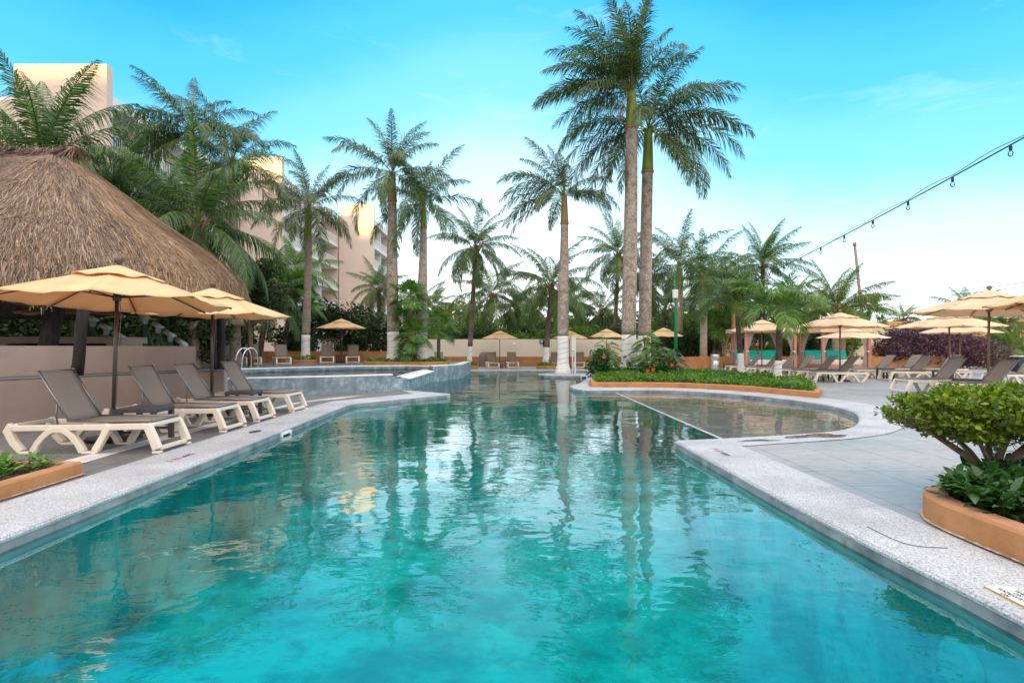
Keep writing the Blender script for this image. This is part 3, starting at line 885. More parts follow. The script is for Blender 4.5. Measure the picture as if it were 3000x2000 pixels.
# ------------------------------------------------------------------ raised pool and upper terrace
ZU = .44
frontw = [(-10.5, 13.6), (-8.2, 14.05), (-6.6, 14.65), (-5.62, 15.1), (-4.7, 15.6), (-3.87, 16.16), (-3.46, 16.5)]
inner_front = [(-10.5, 13.85), (-8.25, 14.3), (-6.7, 14.9), (-5.72, 15.35), (-4.82, 15.85), (-4.0, 16.42), (-3.58, 16.75)]
back_rim = [(-3.38, 24.0), (-4.6, 24.6), (-6.0, 24.1), (-7.6, 23.1), (-9.0, 21.6), (-10.2, 20.0)]
b = MB(); b.prism(frontw + inner_front[::-1], 0, .47)
tag(b.build('raised_pool_wall', M['basin_wall'])); raised = bpy.context.scene.objects['raised_pool_wall']
tag(raised, 'curved blue grey mottled wall of the raised pool behind the left loungers', 'pool wall')
b = MB(); b.prism([(x, y - .015) for x, y in frontw[:-1]] + [(-3.45, 16.49)] + [(x, y + .015) for x, y in inner_front[::-1]], .47, .502)
b.build('white_rim', M['white_stone'], raised)
b = MB(); b.prism([(-3.46, 16.5), (-3.2, 16.75), (-3.2, 17.4), (-3.45, 17.4), (-3.45, 16.9), (-3.58, 16.75)], 0, .33)
b.build('spillway', M['basin_wall'], raised)
b = MB(); b.prism([(-3.2, 17.4), (-3.16, 22.8), (-3.42, 22.8), (-3.45, 17.4)], -1.2, .31)
cw = b.build('cascade_wall', M['basin_wall'])
tag(cw, 'low blue grey cascade wall with sloping white cap beside the main pool', 'pool wall')
b = MB()
for i in range(8):
    y0 = 17.45 + i * .668
    b.add([(-3.15, y0, .30), (-3.11, y0 + .655, .30), (-3.50, y0 + .655, .375), (-3.54, y0, .375), (-3.15, y0, .33), (-3.11, y0 + .655, .33), (-3.50, y0 + .655, .405), (-3.54, y0, .405)], [(4, 5, 6, 7), (0, 1, 5, 4), (1, 2, 6, 5), (2, 3, 7, 6), (3, 0, 4, 7)])
b.build('white_cap', M['white_stone'], cw)
upool = inner_front + [(-3.42, 17.4), (-3.42, 22.8)] + back_rim + [(-11.0, 18.5), (-11.2, 16.0)]
b = MB(); b.sheet([upool], -.5)
b.wallstrip(upool, -.5, .40, closed=True)
tag(b.build('upper_pool_floor', M['basin_wall']), kind='structure')
b = MB(); b.sheet([upool], .335); tag(b.build('upper_pool_water', M['up_water']), kind='structure')
deck_u = [(-3.16, 22.8), (-2.24, 25.4), (-2.24, 30.6), (-2.9, 33.4), (-45, 33.4), (-45, 13.0), (-10.5, 13.6), (-11.4, 16.0), (-11.3, 18.6), (-10.35, 20.2)] + [(x - .12, y + .22) for x, y in back_rim[::-1][1:]]
b = MB(); b.prism(deck_u, -1.0, ZU, mi=0, top=1)
tag(b.build('upper_terrace', [M['basin_wall'], M['deck_left']]), kind='structure')
b = MB()
rim_out = [(x - .22, y + .42) for x, y in back_rim]
b.prism(back_rim + rim_out[::-1], .30, .475, mi=1)
b.prism([(x + .01, y - .015) for x, y in back_rim] + rim_out[::-1], .4755, .505)
blk = [(-3.16, 22.8), (-2.22, 25.42), (-2.22, 30.6), (-2.6, 30.6), (-2.62, 25.5), (-3.38, 24.0), (-3.6, 24.42)]
b.prism(blk, -1.0, .505, mi=1); b.prism(offset_poly(blk, .012), .5055, .53)
tag(b.build('upper_pool_rim', [M['white_stone'], M['basin_wall']]), kind='structure')

# ------------------------------------------------------------------ retaining walls and bar of the palapa
b = MB()
b.prism([(-9.6, 4.4), (-8.5, 6.2), (-7.5, 8.33), (-6.6, 10.3), (-5.95, 11.75), (-6.1, 12.2), (-6.6, 12.4), (-10.2, 12.4), (-10.8, 4.4)], 0, .78)
rw = b.build('retaining_wall', M['taupe_wall'])
tag(rw, 'lower pink taupe terrace wall behind the left sun loungers', 'wall')
b = MB(); b.prism([(-9.62, 4.4), (-8.53, 6.2), (-7.53, 8.33), (-6.63, 10.3), (-5.98, 11.73), (-6.12, 12.17), (-6.6, 12.37), (-10.2, 12.37), (-10.8, 4.4)], .782, .80)
b.build('slate_ledge', M['ledge'], rw)
b = MB(); b.prism([(-10.3, 5.0), (-9.2, 6.9), (-8.1, 9.0), (-7.4, 10.6), (-6.70, 12.05), (-6.95, 12.2), (-7.65, 10.7), (-8.35, 9.1), (-9.45, 7.0), (-10.55, 5.1)], .805, 1.30)
tag(b.build('parapet_wall', M['taupe_wall']), 'upper pink taupe wall standing on the dark ledge under the thatched roof', 'wall')
t = thing('bar_counter', (-11.2, 12.6, ZU), 0, 'dark taupe bar counter with shadowed shelf openings beneath the thatched roof', 'bar counter')
b = MB(); b.box(-3.5, 2.55, 0, .9, .93, 1.07); b.box(-3.5, 2.5, .55, .8, 0, .93); b.box(2.2, 2.5, .02, .55, 0, .93); b.box(-.4, .0, .02, .55, 0, .93); b.box(-3.5, -3.2, .02, .55, 0, .93)
b.build('counter_top', M['taupe_wall'], t)
b = MB(); b.box(-3.2, 2.2, .5, .545, .02, .92); b.build('shadow_panel', M['dark_hole'], t)  # near-black panel stands in for the shade inside the counter openings

# ------------------------------------------------------------------ palapa
PC, PR = (-11.2, 14.0), (4.4, 4.7)
RIDGE = 3.4                                       # the ridge runs this far to the left of the apex
prof_s = [0, .246, .415, .58, .774, .896, .97, 1.0]
prof_z = [6.10, 5.40, 4.82, 4.25, 3.72, 3.25, 2.86, 2.44]


def palapa_pt(th, s):
    """th: angle round the plan (radians), s: 0 ridge .. 1 eave; returns arrays"""
    c, sn = np.cos(th), np.sin(th)
    rad = (np.abs(c) ** 2.2 + np.abs(sn) ** 2.2) ** (-1 / 2.2)
    x = c * rad * PR[0] * s; y = sn * rad * np.where(sn < 0, PR[1], 3.6) * s
    x = PC[0] + x + np.where(c < 0, -RIDGE * np.minimum(1, np.abs(c) * 1.6), 0)
    z = np.interp(s, prof_s, prof_z) - .12 * np.maximum(0, -sn) * s ** 5 + .06 * np.sin(th * 9) * s + .05 * np.sin(th * 23 + 1) * s * s
    return np.stack([x, PC[1] + y, z], -1)


pal = thing('palapa', (0, 0, 0), 0, 'large thatched palapa roof on dark log posts above the bar', 'palapa')
th = np.linspace(-math.pi, math.pi, 97)[:-1]; ss = np.linspace(0, 1, 26)
TT, SS = np.meshgrid(th, ss)
V = palapa_pt(TT.ravel(), SS.ravel()); V[:, 2] -= .05
n = len(th); Q = []
for i in range(len(ss) - 1):
    for k in range(n):
        Q.append((i * n + k, i * n + (k + 1) % n, (i + 1) * n + (k + 1) % n, (i + 1) * n + k))
V2 = V.copy(); V2[:, 2] -= .22
o1 = len(V)
Q2 = [(a + o1, dd + o1, c + o1, bb + o1) for (a, bb, c, dd) in Q]
last = (len(ss) - 1) * n
Q3 = [(last + k, last + (k + 1) % n, o1 + last + (k + 1) % n, o1 + last + k) for k in range(n)]
link('thatch_bed', np_mesh('thatch_bed', np.concatenate([V, V2]), Q + Q2 + Q3, [M['thatch_under']], smooth=True), pal)


def thatch(name, seed, count, tlo, thi, m, lmin, lmax, wid, lift=.05, slo=0.0):
    rng = np.random.default_rng(seed)
    t_ = rng.uniform(tlo, thi, count); s_ = slo + (1 - slo) * rng.uniform(0.01, 1, count) ** .62
    A = palapa_pt(t_, s_); ds = rng.uniform(lmin, lmax, count) / 5.5
    t2 = t_ + rng.normal(0, .018, count) / np.maximum(s_, .15); s2 = np.minimum(s_ + ds, 1.0)
    Bp = palapa_pt(t2, s2); ex = np.maximum(s_ + ds - 1.0, 0) * 1.3
    Bp[:, 2] -= ex * rng.uniform(.3, 1, count)
    d_ = Bp - A; out = np.stack([np.cos(t_) * .55, np.sin(t_) * .55, np.full(count, .8)], 1)
    A += out * rng.uniform(-.01, lift * .5, count)[:, None]; Bp += out * (rng.uniform(0, 1, count) ** 2 * lift)[:, None]
    w = np.cross(d_, out); w /= np.linalg.norm(w, axis=1)[:, None]
    hw = (wid * rng.uniform(.5, 1.3, count))[:, None]
    VV = np.stack([A - w * hw, A + w * hw, Bp + w * hw * .35, Bp - w * hw * .35], 1).reshape(-1, 3)
    return link(name, np_mesh(name, VV, (np.arange(count) * 4)[:, None] + np.arange(4), [m]), pal)


thatch('thatch', 1, 75000, -math.pi, R(-30), M['thatch'], .35, .9, .0095)
thatch('thatch', 2, 16000, R(25), math.pi, M['thatch'], .35, .9, .014)
thatch('thatch', 4, 5000, R(-33), R(26), M['thatch'], .35, .9, .013)
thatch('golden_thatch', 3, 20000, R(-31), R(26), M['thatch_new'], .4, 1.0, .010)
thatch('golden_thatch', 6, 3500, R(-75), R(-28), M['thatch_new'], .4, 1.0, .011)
# ragged ridge: bundles lying across the top
rng = np.random.default_rng(8); k = 2600
A = np.stack([PC[0] + rng.uniform(-RIDGE - 1.2, .5, k), PC[1] + rng.normal(0, .10, k), np.full(k, 6.16)], 1); A[:, 2] += .07 * np.sin(A[:, 0] * 2.3) + rng.uniform(-.06, .07, k)
sg = rng.choice([-1, 1], k); Bp = A + np.stack([rng.normal(0, .12, k), sg * rng.uniform(.15, .55, k), -rng.uniform(.08, .5, k)], 1)
w = np.stack([np.ones(k), np.zeros(k), np.zeros(k)], 1) * .013
VV = np.stack([A - w, A + w, Bp + w * .4, Bp - w * .4], 1).reshape(-1, 3)
link('ridge_thatch', np_mesh('ridge_thatch', VV, (np.arange(k) * 4)[:, None] + np.arange(4), [M['thatch']]), pal)
# eave fringe
rng = np.random.default_rng(5); k = 16000
t_ = rng.uniform(-math.pi, math.pi, k); A = palapa_pt(t_, rng.uniform(.93, 1.0, k)); A[:, 2] -= rng.uniform(.02, .25, k)
Bp = A + np.stack([np.cos(t_) * .05, np.sin(t_) * .05, -rng.uniform(.05, .20, k)], 1) + rng.normal(0, .02, (k, 3))
w = np.stack([-np.sin(t_), np.cos(t_), np.zeros(k)], 1) * .008
VV = np.stack([A - w, A + w, Bp + w * .4, Bp - w * .4], 1).reshape(-1, 3)
link('eave_fringe', np_mesh('eave_fringe', VV, (np.arange(k) * 4)[:, None] + np.arange(4), [M['thatch']]), pal)
for (x, y, z0, r, lean) in ((-7.36, 9.62, .80, .088, .02), (-9.15, 11.0, .44, .155, .05), (-6.34, 12.1, .80, .055, .0), (-8.9, 17.4, .44, .12, .0), (-13.2, 17.6, .44, .12, .0), (-13.4, 10.6, .44, .12, .0)):
    b = MB(); rg = random.Random(int(r * 1000) + int(x * 7))
    pts = [(x + lean * i + rg.uniform(-.012, .012), y + rg.uniform(-.012, .012), z0 + i * (2.45 - z0) / 8) for i in range(9)]
    b.tube(pts, [r * (1.1 - .02 * i) * rg.uniform(.94, 1.05) for i in range(9)], 12)
    b.build('post', M['log'], pal)

# green bamboo-style hand rails
t = thing('pipe_railing', (0, 0, 0), 0, 'pale green pipe railing with white joints sloping down beneath the thatched roof', 'railing')
for dx, dy, s0 in ((0, 0, 0), (1.0, .9, .12)):
    a = at(255, 925, 15.0) + Vector((dx * .8, dy, s0)); c = at(372, 1008, 15.0) + Vector((dx * .8 + .15, dy, s0 * .2))
    b = MB(); b.tube([a, c], .055, 8); b.build('handrail', M['grey_pipe'], t)
    for f in (.12, .42, .70, .97):
        p = a.lerp(c, f); dirv = (c - a).normalized()
        j = MB(); j.tube([p - dirv * .16, p + dirv * .16], .078, 8); j.tube([p, p - Vector((0, 0, .2))], .062, 8); j.build('white_joint', M['white_plastic'], t)
        q = MB(); q.tube([p - Vector((0, 0, .18)), Vector((p.x, p.y, ZU))], .05, 8)
        q.build('baluster', M['green_pipe'], t)
        if f < .9:
            p2 = a.lerp(c, f + .27)
            q = MB(); q.tube([p - Vector((0, 0, .15)), Vector((p2.x, p2.y, p2.z - .95))], .034, 6); q.tube([Vector((p.x, p.y, p.z - .9)), p2 - Vector((0, 0, .2))], .034, 6)
            q.build('brace', M['green_pipe'], t)

# ------------------------------------------------------------------ walls at the back
b = MB(); b.box(-18.2, -7.3, 32.9, 33.15, 0, 1.06)
tag(b.build('low_wall', M['orange']), 'long low terracotta wall behind the loungers of the upper terrace', 'wall')
b = MB(); b.box(-6.6, 10.2, 38.6, 38.85, -.03, 1.84)
cwall = b.build('boundary_wall', M['cream_wall'])
tag(cwall, 'long cream boundary wall with a terracotta band along its foot', 'wall')
b = MB(); b.box(-6.55, 10.2, 38.56, 38.597, .0, .66)
b.build('terracotta_band', M['orange'], cwall)
b = MB()
b.prism([(9.3, 34.4), (11.0, 32.9), (11.0, 32.65), (9.2, 34.1), (8.4, 36.5), (8.7, 36.5)], 0, .72)
b.prism([(9.28, 34.42), (9.28, 34.1), (10.95, 32.6), (11.25, 32.6), (11.25, 35.2), (10.95, 35.2), (10.95, 33.0)], 0, .724)
b.box(11.3, 15.9, 34.95, 35.2, 0, .72)
tag(b.build('low_wall', M['orange']), 'stepped terracotta wall beside the steel litter bin', 'wall')
b = MB(); b.box(21.0, 25.9, 34.0, 34.25, 0, .74); b.box(25.65, 25.9, 34.25, 38, 0, .735)
tag(b.build('low_wall', M['orange']), 'terracotta wall in front of the purple bush', 'wall')
b = MB(); b.box(15.9, 21.0, 35.6, 35.85, 0, .72)
tag(b.build('low_wall', M['orange']), 'terracotta wall running behind the two curtained daybeds', 'wall')
t = thing('water_feature', (26.3, 29.5, 0), 0, 'low black stacked stone wall with pale capping at the far right', 'stone wall')
b = MB(); b.box(0, 9, 0, .5, 0, .80); b.build('stone_wall', M['dark_stone'], t)
b = MB(); b.box(-.03, 9.03, -.03, .53, .80, .84); b.build('capping', M['white_stone'], t)

# ------------------------------------------------------------------ hotel
hotel = thing('hotel_building', (0, 0, 0), 0, 'tall peach hotel with white balconies stepping back behind the palms', 'hotel')
ZT, FL = 20.5, 2.9
blocks = [(-33.8, -27.5, 38.6), (-27.4, -23.2, 57.4), (-23.1, -18.5, 76.0), (-19.6, -18.4, 86.5)]
for (x0, x1, y) in blocks:
    b = MB(); b.box(x0, x1, y, y + .6, 0, ZT if y < 80 else 19.6)
    b.build('gable_wall', M['bldg'], hotel)
bays = [(-27.5, 39.2, 57.4), (-23.2, 58.0, 76.0), (-18.5, 76.6, 86.5)]
for bi, (xf, y0, y1) in enumerate(bays):
    b = MB(); b.box(xf - 22, xf - 2.0, y0 - .3, y1, 0, 18.2); b.build('inner_wall', M['bldg_in'], hotel)
    b = MB(); b.box(xf - 22, xf - .02, y0, y1, 17.85, 18.55); b.build('roof', M['bldg_white'], hotel)
    nd = 3 if bi < 2 else 2
    ys = [y0 + (y1 - y0) * k / nd for k in range(nd + 1)]
    b = MB(); b.box(xf - 1.98, xf - .06, y1 - .22, y1 - .01, 0, 17.84)
    b.build('party_wall', M['bldg'], hotel)
    for k in range(1, nd):
        b = MB(); b.box(xf - 1.98, xf - .3, ys[k] - .09, ys[k] + .09, 0, 17.84); b.build('divider', M['bldg_white'], hotel)
    for fl in range(6):
        z = 17.85 - FL * (fl + 1)
        if z < .2: continue
        for k in range(nd):
            a, c = ys[k] + .1, ys[k + 1] - (.24 if k == nd - 1 else .1)
            s = MB(); s.box(xf - 1.97, xf, a - .1, c + .1 - (.0 if k < nd - 1 else .001), z - .34, z)
            bal = s.build('balcony', M['bldg_white'], hotel)
            r = MB(); r.box(xf - .10, xf - .05, a, c, z + 1.0, z + 1.06); r.box(xf - .09, xf - .06, a, c, z + .08, z + .12)
            m_ = int((c - a) / .22)
            for q in range(m_ + 1):
                y = a + (c - a) * q / m_
                r.box(xf - .088, xf - .062, y - .02, y + .02, z + .12, z + 1.0)
            r.build('railing', M['rail_white'], bal)
            w_ = MB(); w_.box(xf - 1.995, xf - 1.96, a + 1.2, c - 1.2, z + .02, z + 2.2); w_.build('balcony_door', M['glass_dark'], bal)

# unseen block added behind the viewer to keep the low sun off the pool court
t = thing('sun_blocker', (0, -150, 0), 0, 'long unseen block added behind the viewpoint to screen the low sun', 'hotel')
HB = 19.75 + (150 + 40) * math.tan(R(SUN_EL))
b = MB(); b.box(-220, 220, -14, 0, 0, HB); b.build('wall', M['bldg'], t)
b = MB()
for k in range(44):
    for j in range(9):
        b.box(-216 + k * 9.9, -216 + k * 9.9 + 4, .003, .12, 2 + j * 3.6, 4.2 + j * 3.6)
wn = b.build('blocker_windows', M['glass_dark'], t); wn['kind'] = 'stuff'  # window boxes only dress the added block

t = thing('garden_house', (0, 0, 0), 0, 'low warm cream house beyond the purple bush', 'house')
b = MB(); b.box(27.5, 40, 50, 60, 0, 3.2); b.build('wall', M['warm_wall'], t)
b = MB(); b.box(27.3, 40.2, 49.8, 60.2, 3.2, 3.55); b.build('roof', M['ochre_wall'], t)
t = thing('garden_house', (0, 0, 0), 0, 'pale house glimpsed between the palms behind the curtained daybeds', 'house')
b = MB(); b.box(17.5, 26.5, 52, 58, 0, 3.0); b.build('wall', M['warm_wall'], t)
b = MB(); b.box(17.3, 26.7, 51.8, 58.2, 3.0, 3.3); b.build('roof', M['ochre_wall'], t)
t = thing('garden_house', (0, 0, 0), 0, 'ochre house at the far right edge behind bright palms', 'house')
b = MB(); b.box(37.2, 52, 45, 54, 0, 3.3); b.build('wall', M['ochre_wall'], t)
b = MB(); b.box(36.9, 52.3, 44.7, 54.3, 3.3, 3.6); b.build('roof', M['ochre_wall'], t)
for (x, y, w_, lab) in ((25.6, 40.6, 2.4, 'short orange timber fence beside the purple bush'), (16.9, 41.5, 2.6, 'short orange timber fence seen through the first curtained daybed')):
    t = thing('timber_fence', (x, y, 0), 0, lab, 'fence')
    b = MB()
    for k in range(int(w_ / .2)):
        b.rbox(k * .2, k * .2 + .19, 0, .03, 0, 1.42 + .02 * ((k * 7) % 3), .008)
    b.build('boards', M['wood_fence'], t)
    b = MB(); b.box(0, w_, .031, .08, .3, .4); b.box(0, w_, .031, .08, 1.1, 1.2); b.build('rail', M['wood_fence'], t)

# ------------------------------------------------------------------ sun loungers
def make_lounger(ang, label, group):
    """local x: 0 at the foot end, 1.9 at the head end"""
    t = thing('sun_lounger', (0, 0, 0), 0, label, 'sun lounger', group)
    f = MB()
    for s in (-1, 1):
        y0, y1 = sorted((s * .358, s * .283)); yi0, yi1 = sorted((s * .352, s * .288))
        f.ribbon([(.14, .325), (.60, .318), (1.20, .312), (1.80, .305)], [.072, .072, .07, .068], yi0, yi1)
        f.ribbon([(.17, .352), (.15, .30), (.10, .19), (.045, .05)], [.06, .09, .092, .10], y0, y1)
        f.ribbon([(.0, .016), (.10, .016)], .032, y0, y1)
        f.ribbon([(1.80, .35), (1.845, .27), (1.78, .14), (1.68, .03)], [.08, .09, .082, .075], y0, y1)
        f.ribbon([(1.525, .016), (1.70, .016)], .032, y0, y1)
        arch = [(1.545 - .60 * k / 12, .02 + .275 * math.sin(math.pi * k / 12) ** .8) for k in range(13)]
        f.ribbon([(p[0], min(p[1], .29)) for p in arch], [.078] + [.072] * 11 + [.078], y0, y1)
        f.ribbon([(.78, .016), (.96, .016)], .032, y0, y1)
        f.ribbon([(.80, .03), (.70, .20), (.63, .345)], [.08, .074, .095], y0, y1)
    f.ribbon([(.025, .055), (.075, .055)], .05, -.285, .285)
    f.ribbon([(.11, .335), (.18, .345)], .045, -.285, .285)
    f.ribbon([(1.775, .335), (1.845, .325)], .05, -.285, .285)
    f.ribbon([(1.20, .27), (1.27, .27)], .035, -.29, .29)
    f.build('frame', M['resin'], t, bevel=.010)
    s = MB(); n = 8; V = []
    for k in range(n + 1):
        for j in range(7):
            u = j / 6 * 2 - 1
            V.append((.15 + 1.01 * k / n, u * .275, .385 - .024 * (1 - u * u) * (.4 + .6 * math.sin(math.pi * k / n))))
    s.add(V, [(k * 7 + j, k * 7 + 7 + j, k * 7 + 8 + j, k * 7 + 1 + j) for k in range(n) for j in range(6)], 0, True)
    seat = s.build('seat_sling', M['sling'], t)
    sm = seat.modifiers.new('cloth', 'SOLIDIFY'); sm.thickness = .012
    e = MB()
    for y in (-.285, .285): e.tube([(.14, y, .385), (1.17, y, .385)], .013, 8)
    e.tube([(.14, -.285, .383), (.14, .285, .383)], .010, 6)
    e.build('side_rail', M['tube'], seat)
    a = R(ang); L = .70; dx, dz = math.cos(a), math.sin(a)
    bk = MB(); V = []
    for k in range(9):
        for j in range(7):
            u = j / 6 * 2 - 1; p = L * k / 8; sg = .024 * (1 - u * u) * (.3 + .7 * math.sin(math.pi * k / 8))
            V.append((1.16 + dx * p + dz * sg, u * .272, .385 + dz * p - dx * sg))
    bk.add(V, [(k * 7 + j, k * 7 + 7 + j, k * 7 + 8 + j, k * 7 + 1 + j) for k in range(8) for j in range(6)], 0, True)
    back = bk.build('backrest', M['sling'], t)
    sm = back.modifiers.new('cloth', 'SOLIDIFY'); sm.thickness = .012
    e = MB()
    for y in (-.28, .28):
        e.tube([(1.15, y, .375), (1.16 + dx * L, y, .385 + dz * L)], .014, 8)
        e.lathe([(.0, 0), (.02, .003), (.02, .02), (0, .024)], 8, 1.16 + dx * L, y)
        o = len(e.v) - 32
        for i in range(o, len(e.v)): e.v[i] = (e.v[i][0], e.v[i][1], e.v[i][2] + .38 + dz * L)
    e.tube([(1.16 + dx * L, -.28, .385 + dz * L), (1.16 + dx * L + dz * .02, 0, .375 + dz * L), (1.16 + dx * L, .28, .385 + dz * L)], .010, 6)
    e.build('back_rail', M['tube'], back)
    for y in (-.24, .24):
        c = MB(); c.tube([(1.16 + dx * .30, y, .385 + dz * .30), (1.16 + dx * .30 + .03, y, .45), (1.16 + dx * .30 - .0, y, .33)], .011, 6); c.build('support_strut', M['tube'], t)
    return t


G_L, G_R, G_F, G_U = 'sun loungers along the left terrace', 'sun loungers on the right deck', 'sun loungers along the cream wall', 'sun loungers on the upper terrace'
up0 = make_lounger(59, 'taupe and cream sun lounger nearest the viewer beside the left planter', G_L)
lo0 = make_lounger(49, 'x', G_R)
used = set()


def place_lounger(proto, x, y, z, rz, label, group):
    o = proto if id(proto) not in used else copy_tree(proto)
    used.add(id(proto))
    o.location = (x, y, z); o.rotation_euler = (0, 0, R(rz)); o['label'] = label; o['group'] = group; o['category'] = 'sun lounger'
    return o


for (x, y, rz, lab) in ((-4.21, 7.14, 181.5, 'taupe and cream sun lounger nearest the viewer beside the left planter'),
                        (-4.26, 8.80, 180.5, 'taupe sun lounger just beyond the first dark table on the left terrace'),
                        (-4.28, 9.97, 179.5, 'third taupe sun lounger on the left, just before the second umbrella pole'),
                        (-4.24, 11.42, 178, 'taupe sun lounger against the raised pool, last of the four on the left')):
    place_lounger(up0, x, y, .004, rz, lab, G_L).scale = (.97, 1.0, 1.0)
for (x, y, lab) in ((10.9, 14.35, 'sun lounger partly hidden behind the clipped bush, nearest on the right'),
                    (10.95, 16.05, 'sun lounger whose pale foot sticks out left of the clipped bush top'),
                    (11.1, 21.1, 'sun lounger standing clear in full side view at the front of the right deck'),
                    (11.08, 22.45, 'sun lounger directly behind the one in full side view, by the umbrella table'),
                    (10.95, 23.85, 'sun lounger behind the trunk of the nearer small palm on the right deck'),
                    (10.75, 24.9, 'sun lounger between the two small white footed palms'),
                    (10.6, 26.1, 'sun lounger beside the table under the umbrella of the first curtained daybed'),
                    (10.55, 27.9, 'sun lounger farthest left on the right deck, beside a dark low table'),
                    (14.25, 21.75, 'front sun lounger of the second column, right of the open side view one'),
                    (14.1, 23.6, 'sun lounger in front of the second curtained daybed beside a dark table'),
                    (15.7, 22.1, 'sun lounger left of the dark table under the wide umbrella'),
                    (15.9, 24.6, 'sun lounger in the second column just before the purple bush'),
                    (17.4, 24.4, 'back sun lounger below the purple bush, behind the wide umbrella pole'),
                    (16.1, 19.2, 'sun lounger half hidden behind the reclined one left of the clipped bush'),
                    (18.4, 20.4, 'sun lounger whose arched cream side shows right of the umbrella pole')):
    place_lounger(lo0, x - .08, y, .0, 0, lab, G_R).scale = (1.06, 1.0, 1.05)
for (u, Y, rz, lab) in ((657, 27.2, 84, 'sun lounger behind the steel pool ladder, left of a small table'),
                        (744, 27.3, 82, 'sun lounger just right of the steel pool ladder on the upper terrace'),
                        (832, 27.8, 76, 'turned sun lounger left of the round palm planter on the upper terrace'),
                        (958, 29.6, 90, 'sun lounger left of the umbrella table on the upper terrace'),
                        (1033, 30.1, 92, 'sun lounger right of the umbrella table on the upper terrace')):
    place_lounger(up0, gx(u, Y), Y, ZU, math.degrees(math.atan2(Y, gx(u, Y))) + (rz - 90) * -.5, lab, G_U)
for (u, Y, rz, lab) in ((1300, 35.2, 112, 'sun lounger peeping over the end of the raised pool wall'),
                        (1447, 35.0, 100, 'sun lounger left of the small table under the first wall umbrella'),
                        (1504, 35.2, 98, 'sun lounger right of the small table under the first wall umbrella'),
                        (1628, 35.2, 92, 'sun lounger mostly hidden by the white trunk of the island palm'),
                        (1697, 35.3, 90, 'sun lounger just right of the white shower post'),
                        (1735, 35.2, 70, 'turned sun lounger behind the red flowering shrub'),
                        (1783, 35.4, 88, 'sun lounger half hidden behind the leafy plants of the big planter'),
                        (1925, 34.6, 60, 'sun lounger showing only its back above the big planter leaves')):
    place_lounger(up0, gx(u, Y), Y, 0, math.degrees(math.atan2(Y, gx(u, Y))) + (rz - 90) * .6, lab, G_F)


# ------------------------------------------------------------------ side tables
def make_table(label):
    t = thing('side_table', (0, 0, 0), 0, label, 'side table', 'dark resin side tables')
    b = MB(); b.rbox(-.235, .235, -.235, .235, .385, .44, .012); b.build('table_top', M['table'], t)
    for sx_ in (-1, 1):
        for sy_ in (-1, 1):
            l = MB(); l.box(sx_ * .20 - .027, sx_ * .20 + .027, sy_ * .20 - .027, sy_ * .20 + .027, 0, .384); l.build('leg', M['table'], t)
    for y in (-.212, .188):
        b = MB(); b.box(-.172, .172, y, y + .024, .12, .15); b.build('stretcher', M['table'], t)
    return t


tb0 = make_table('dark square table beside the nearest umbrella pole on the left terrace')
first = True
for (x, y, z, rz, lab) in ((-5.0, 7.78, .004, 3, 'dark square table beside the nearest umbrella pole on the left terrace'),
                           (-5.02, 10.66, .004, 4, 'dark square table beside the second umbrella pole on the left terrace'),
                           (gx(692, 28.2), 28.2, ZU, 0, 'small dark table behind the steel pool ladder'),
                           (gx(1000, 31.0), 31.0, ZU, 0, 'small dark table under the umbrella of the upper terrace'),
                           (gx(1471, 36.2), 36.2, 0, 0, 'small dark table under the first umbrella by the cream wall'),
                           (gx(1668, 36.4), 36.4, 0, 0, 'small dark table behind the island palm by the cream wall'),
                           (12.0, 21.75, 0, 0, 'dark table at the foot of the umbrella behind the side view lounger'),
                           (11.9, 26.95, 0, 0, 'dark table under the umbrella in front of the first curtained daybed'),
                           (11.9, 24.4, 0, 0, 'dark table between sun loungers right of the nearer small palm'),
                           (gx(2136, 30.0), 30.0, 0, 0, 'dark table alone between the steel bin and the first loungers'),
                           (14.9, 22.7, 0, 0, 'dark table before the second curtained daybed'),
                           (15.6, 20.6, 0, 0, 'dark table in front of the wide umbrella pole on the right'),
                           (12.15, 15.2, 0, 0, 'dark table between the two sun loungers behind the clipped bush')):
    o = tb0 if first else copy_tree(tb0); first = False
    o.location = (x, y, z); o.rotation_euler = (0, 0, R(rz)); o['label'] = lab; o.scale = (1.08, 1.08, 1.04) if y < 12 else (1, 1, 1)


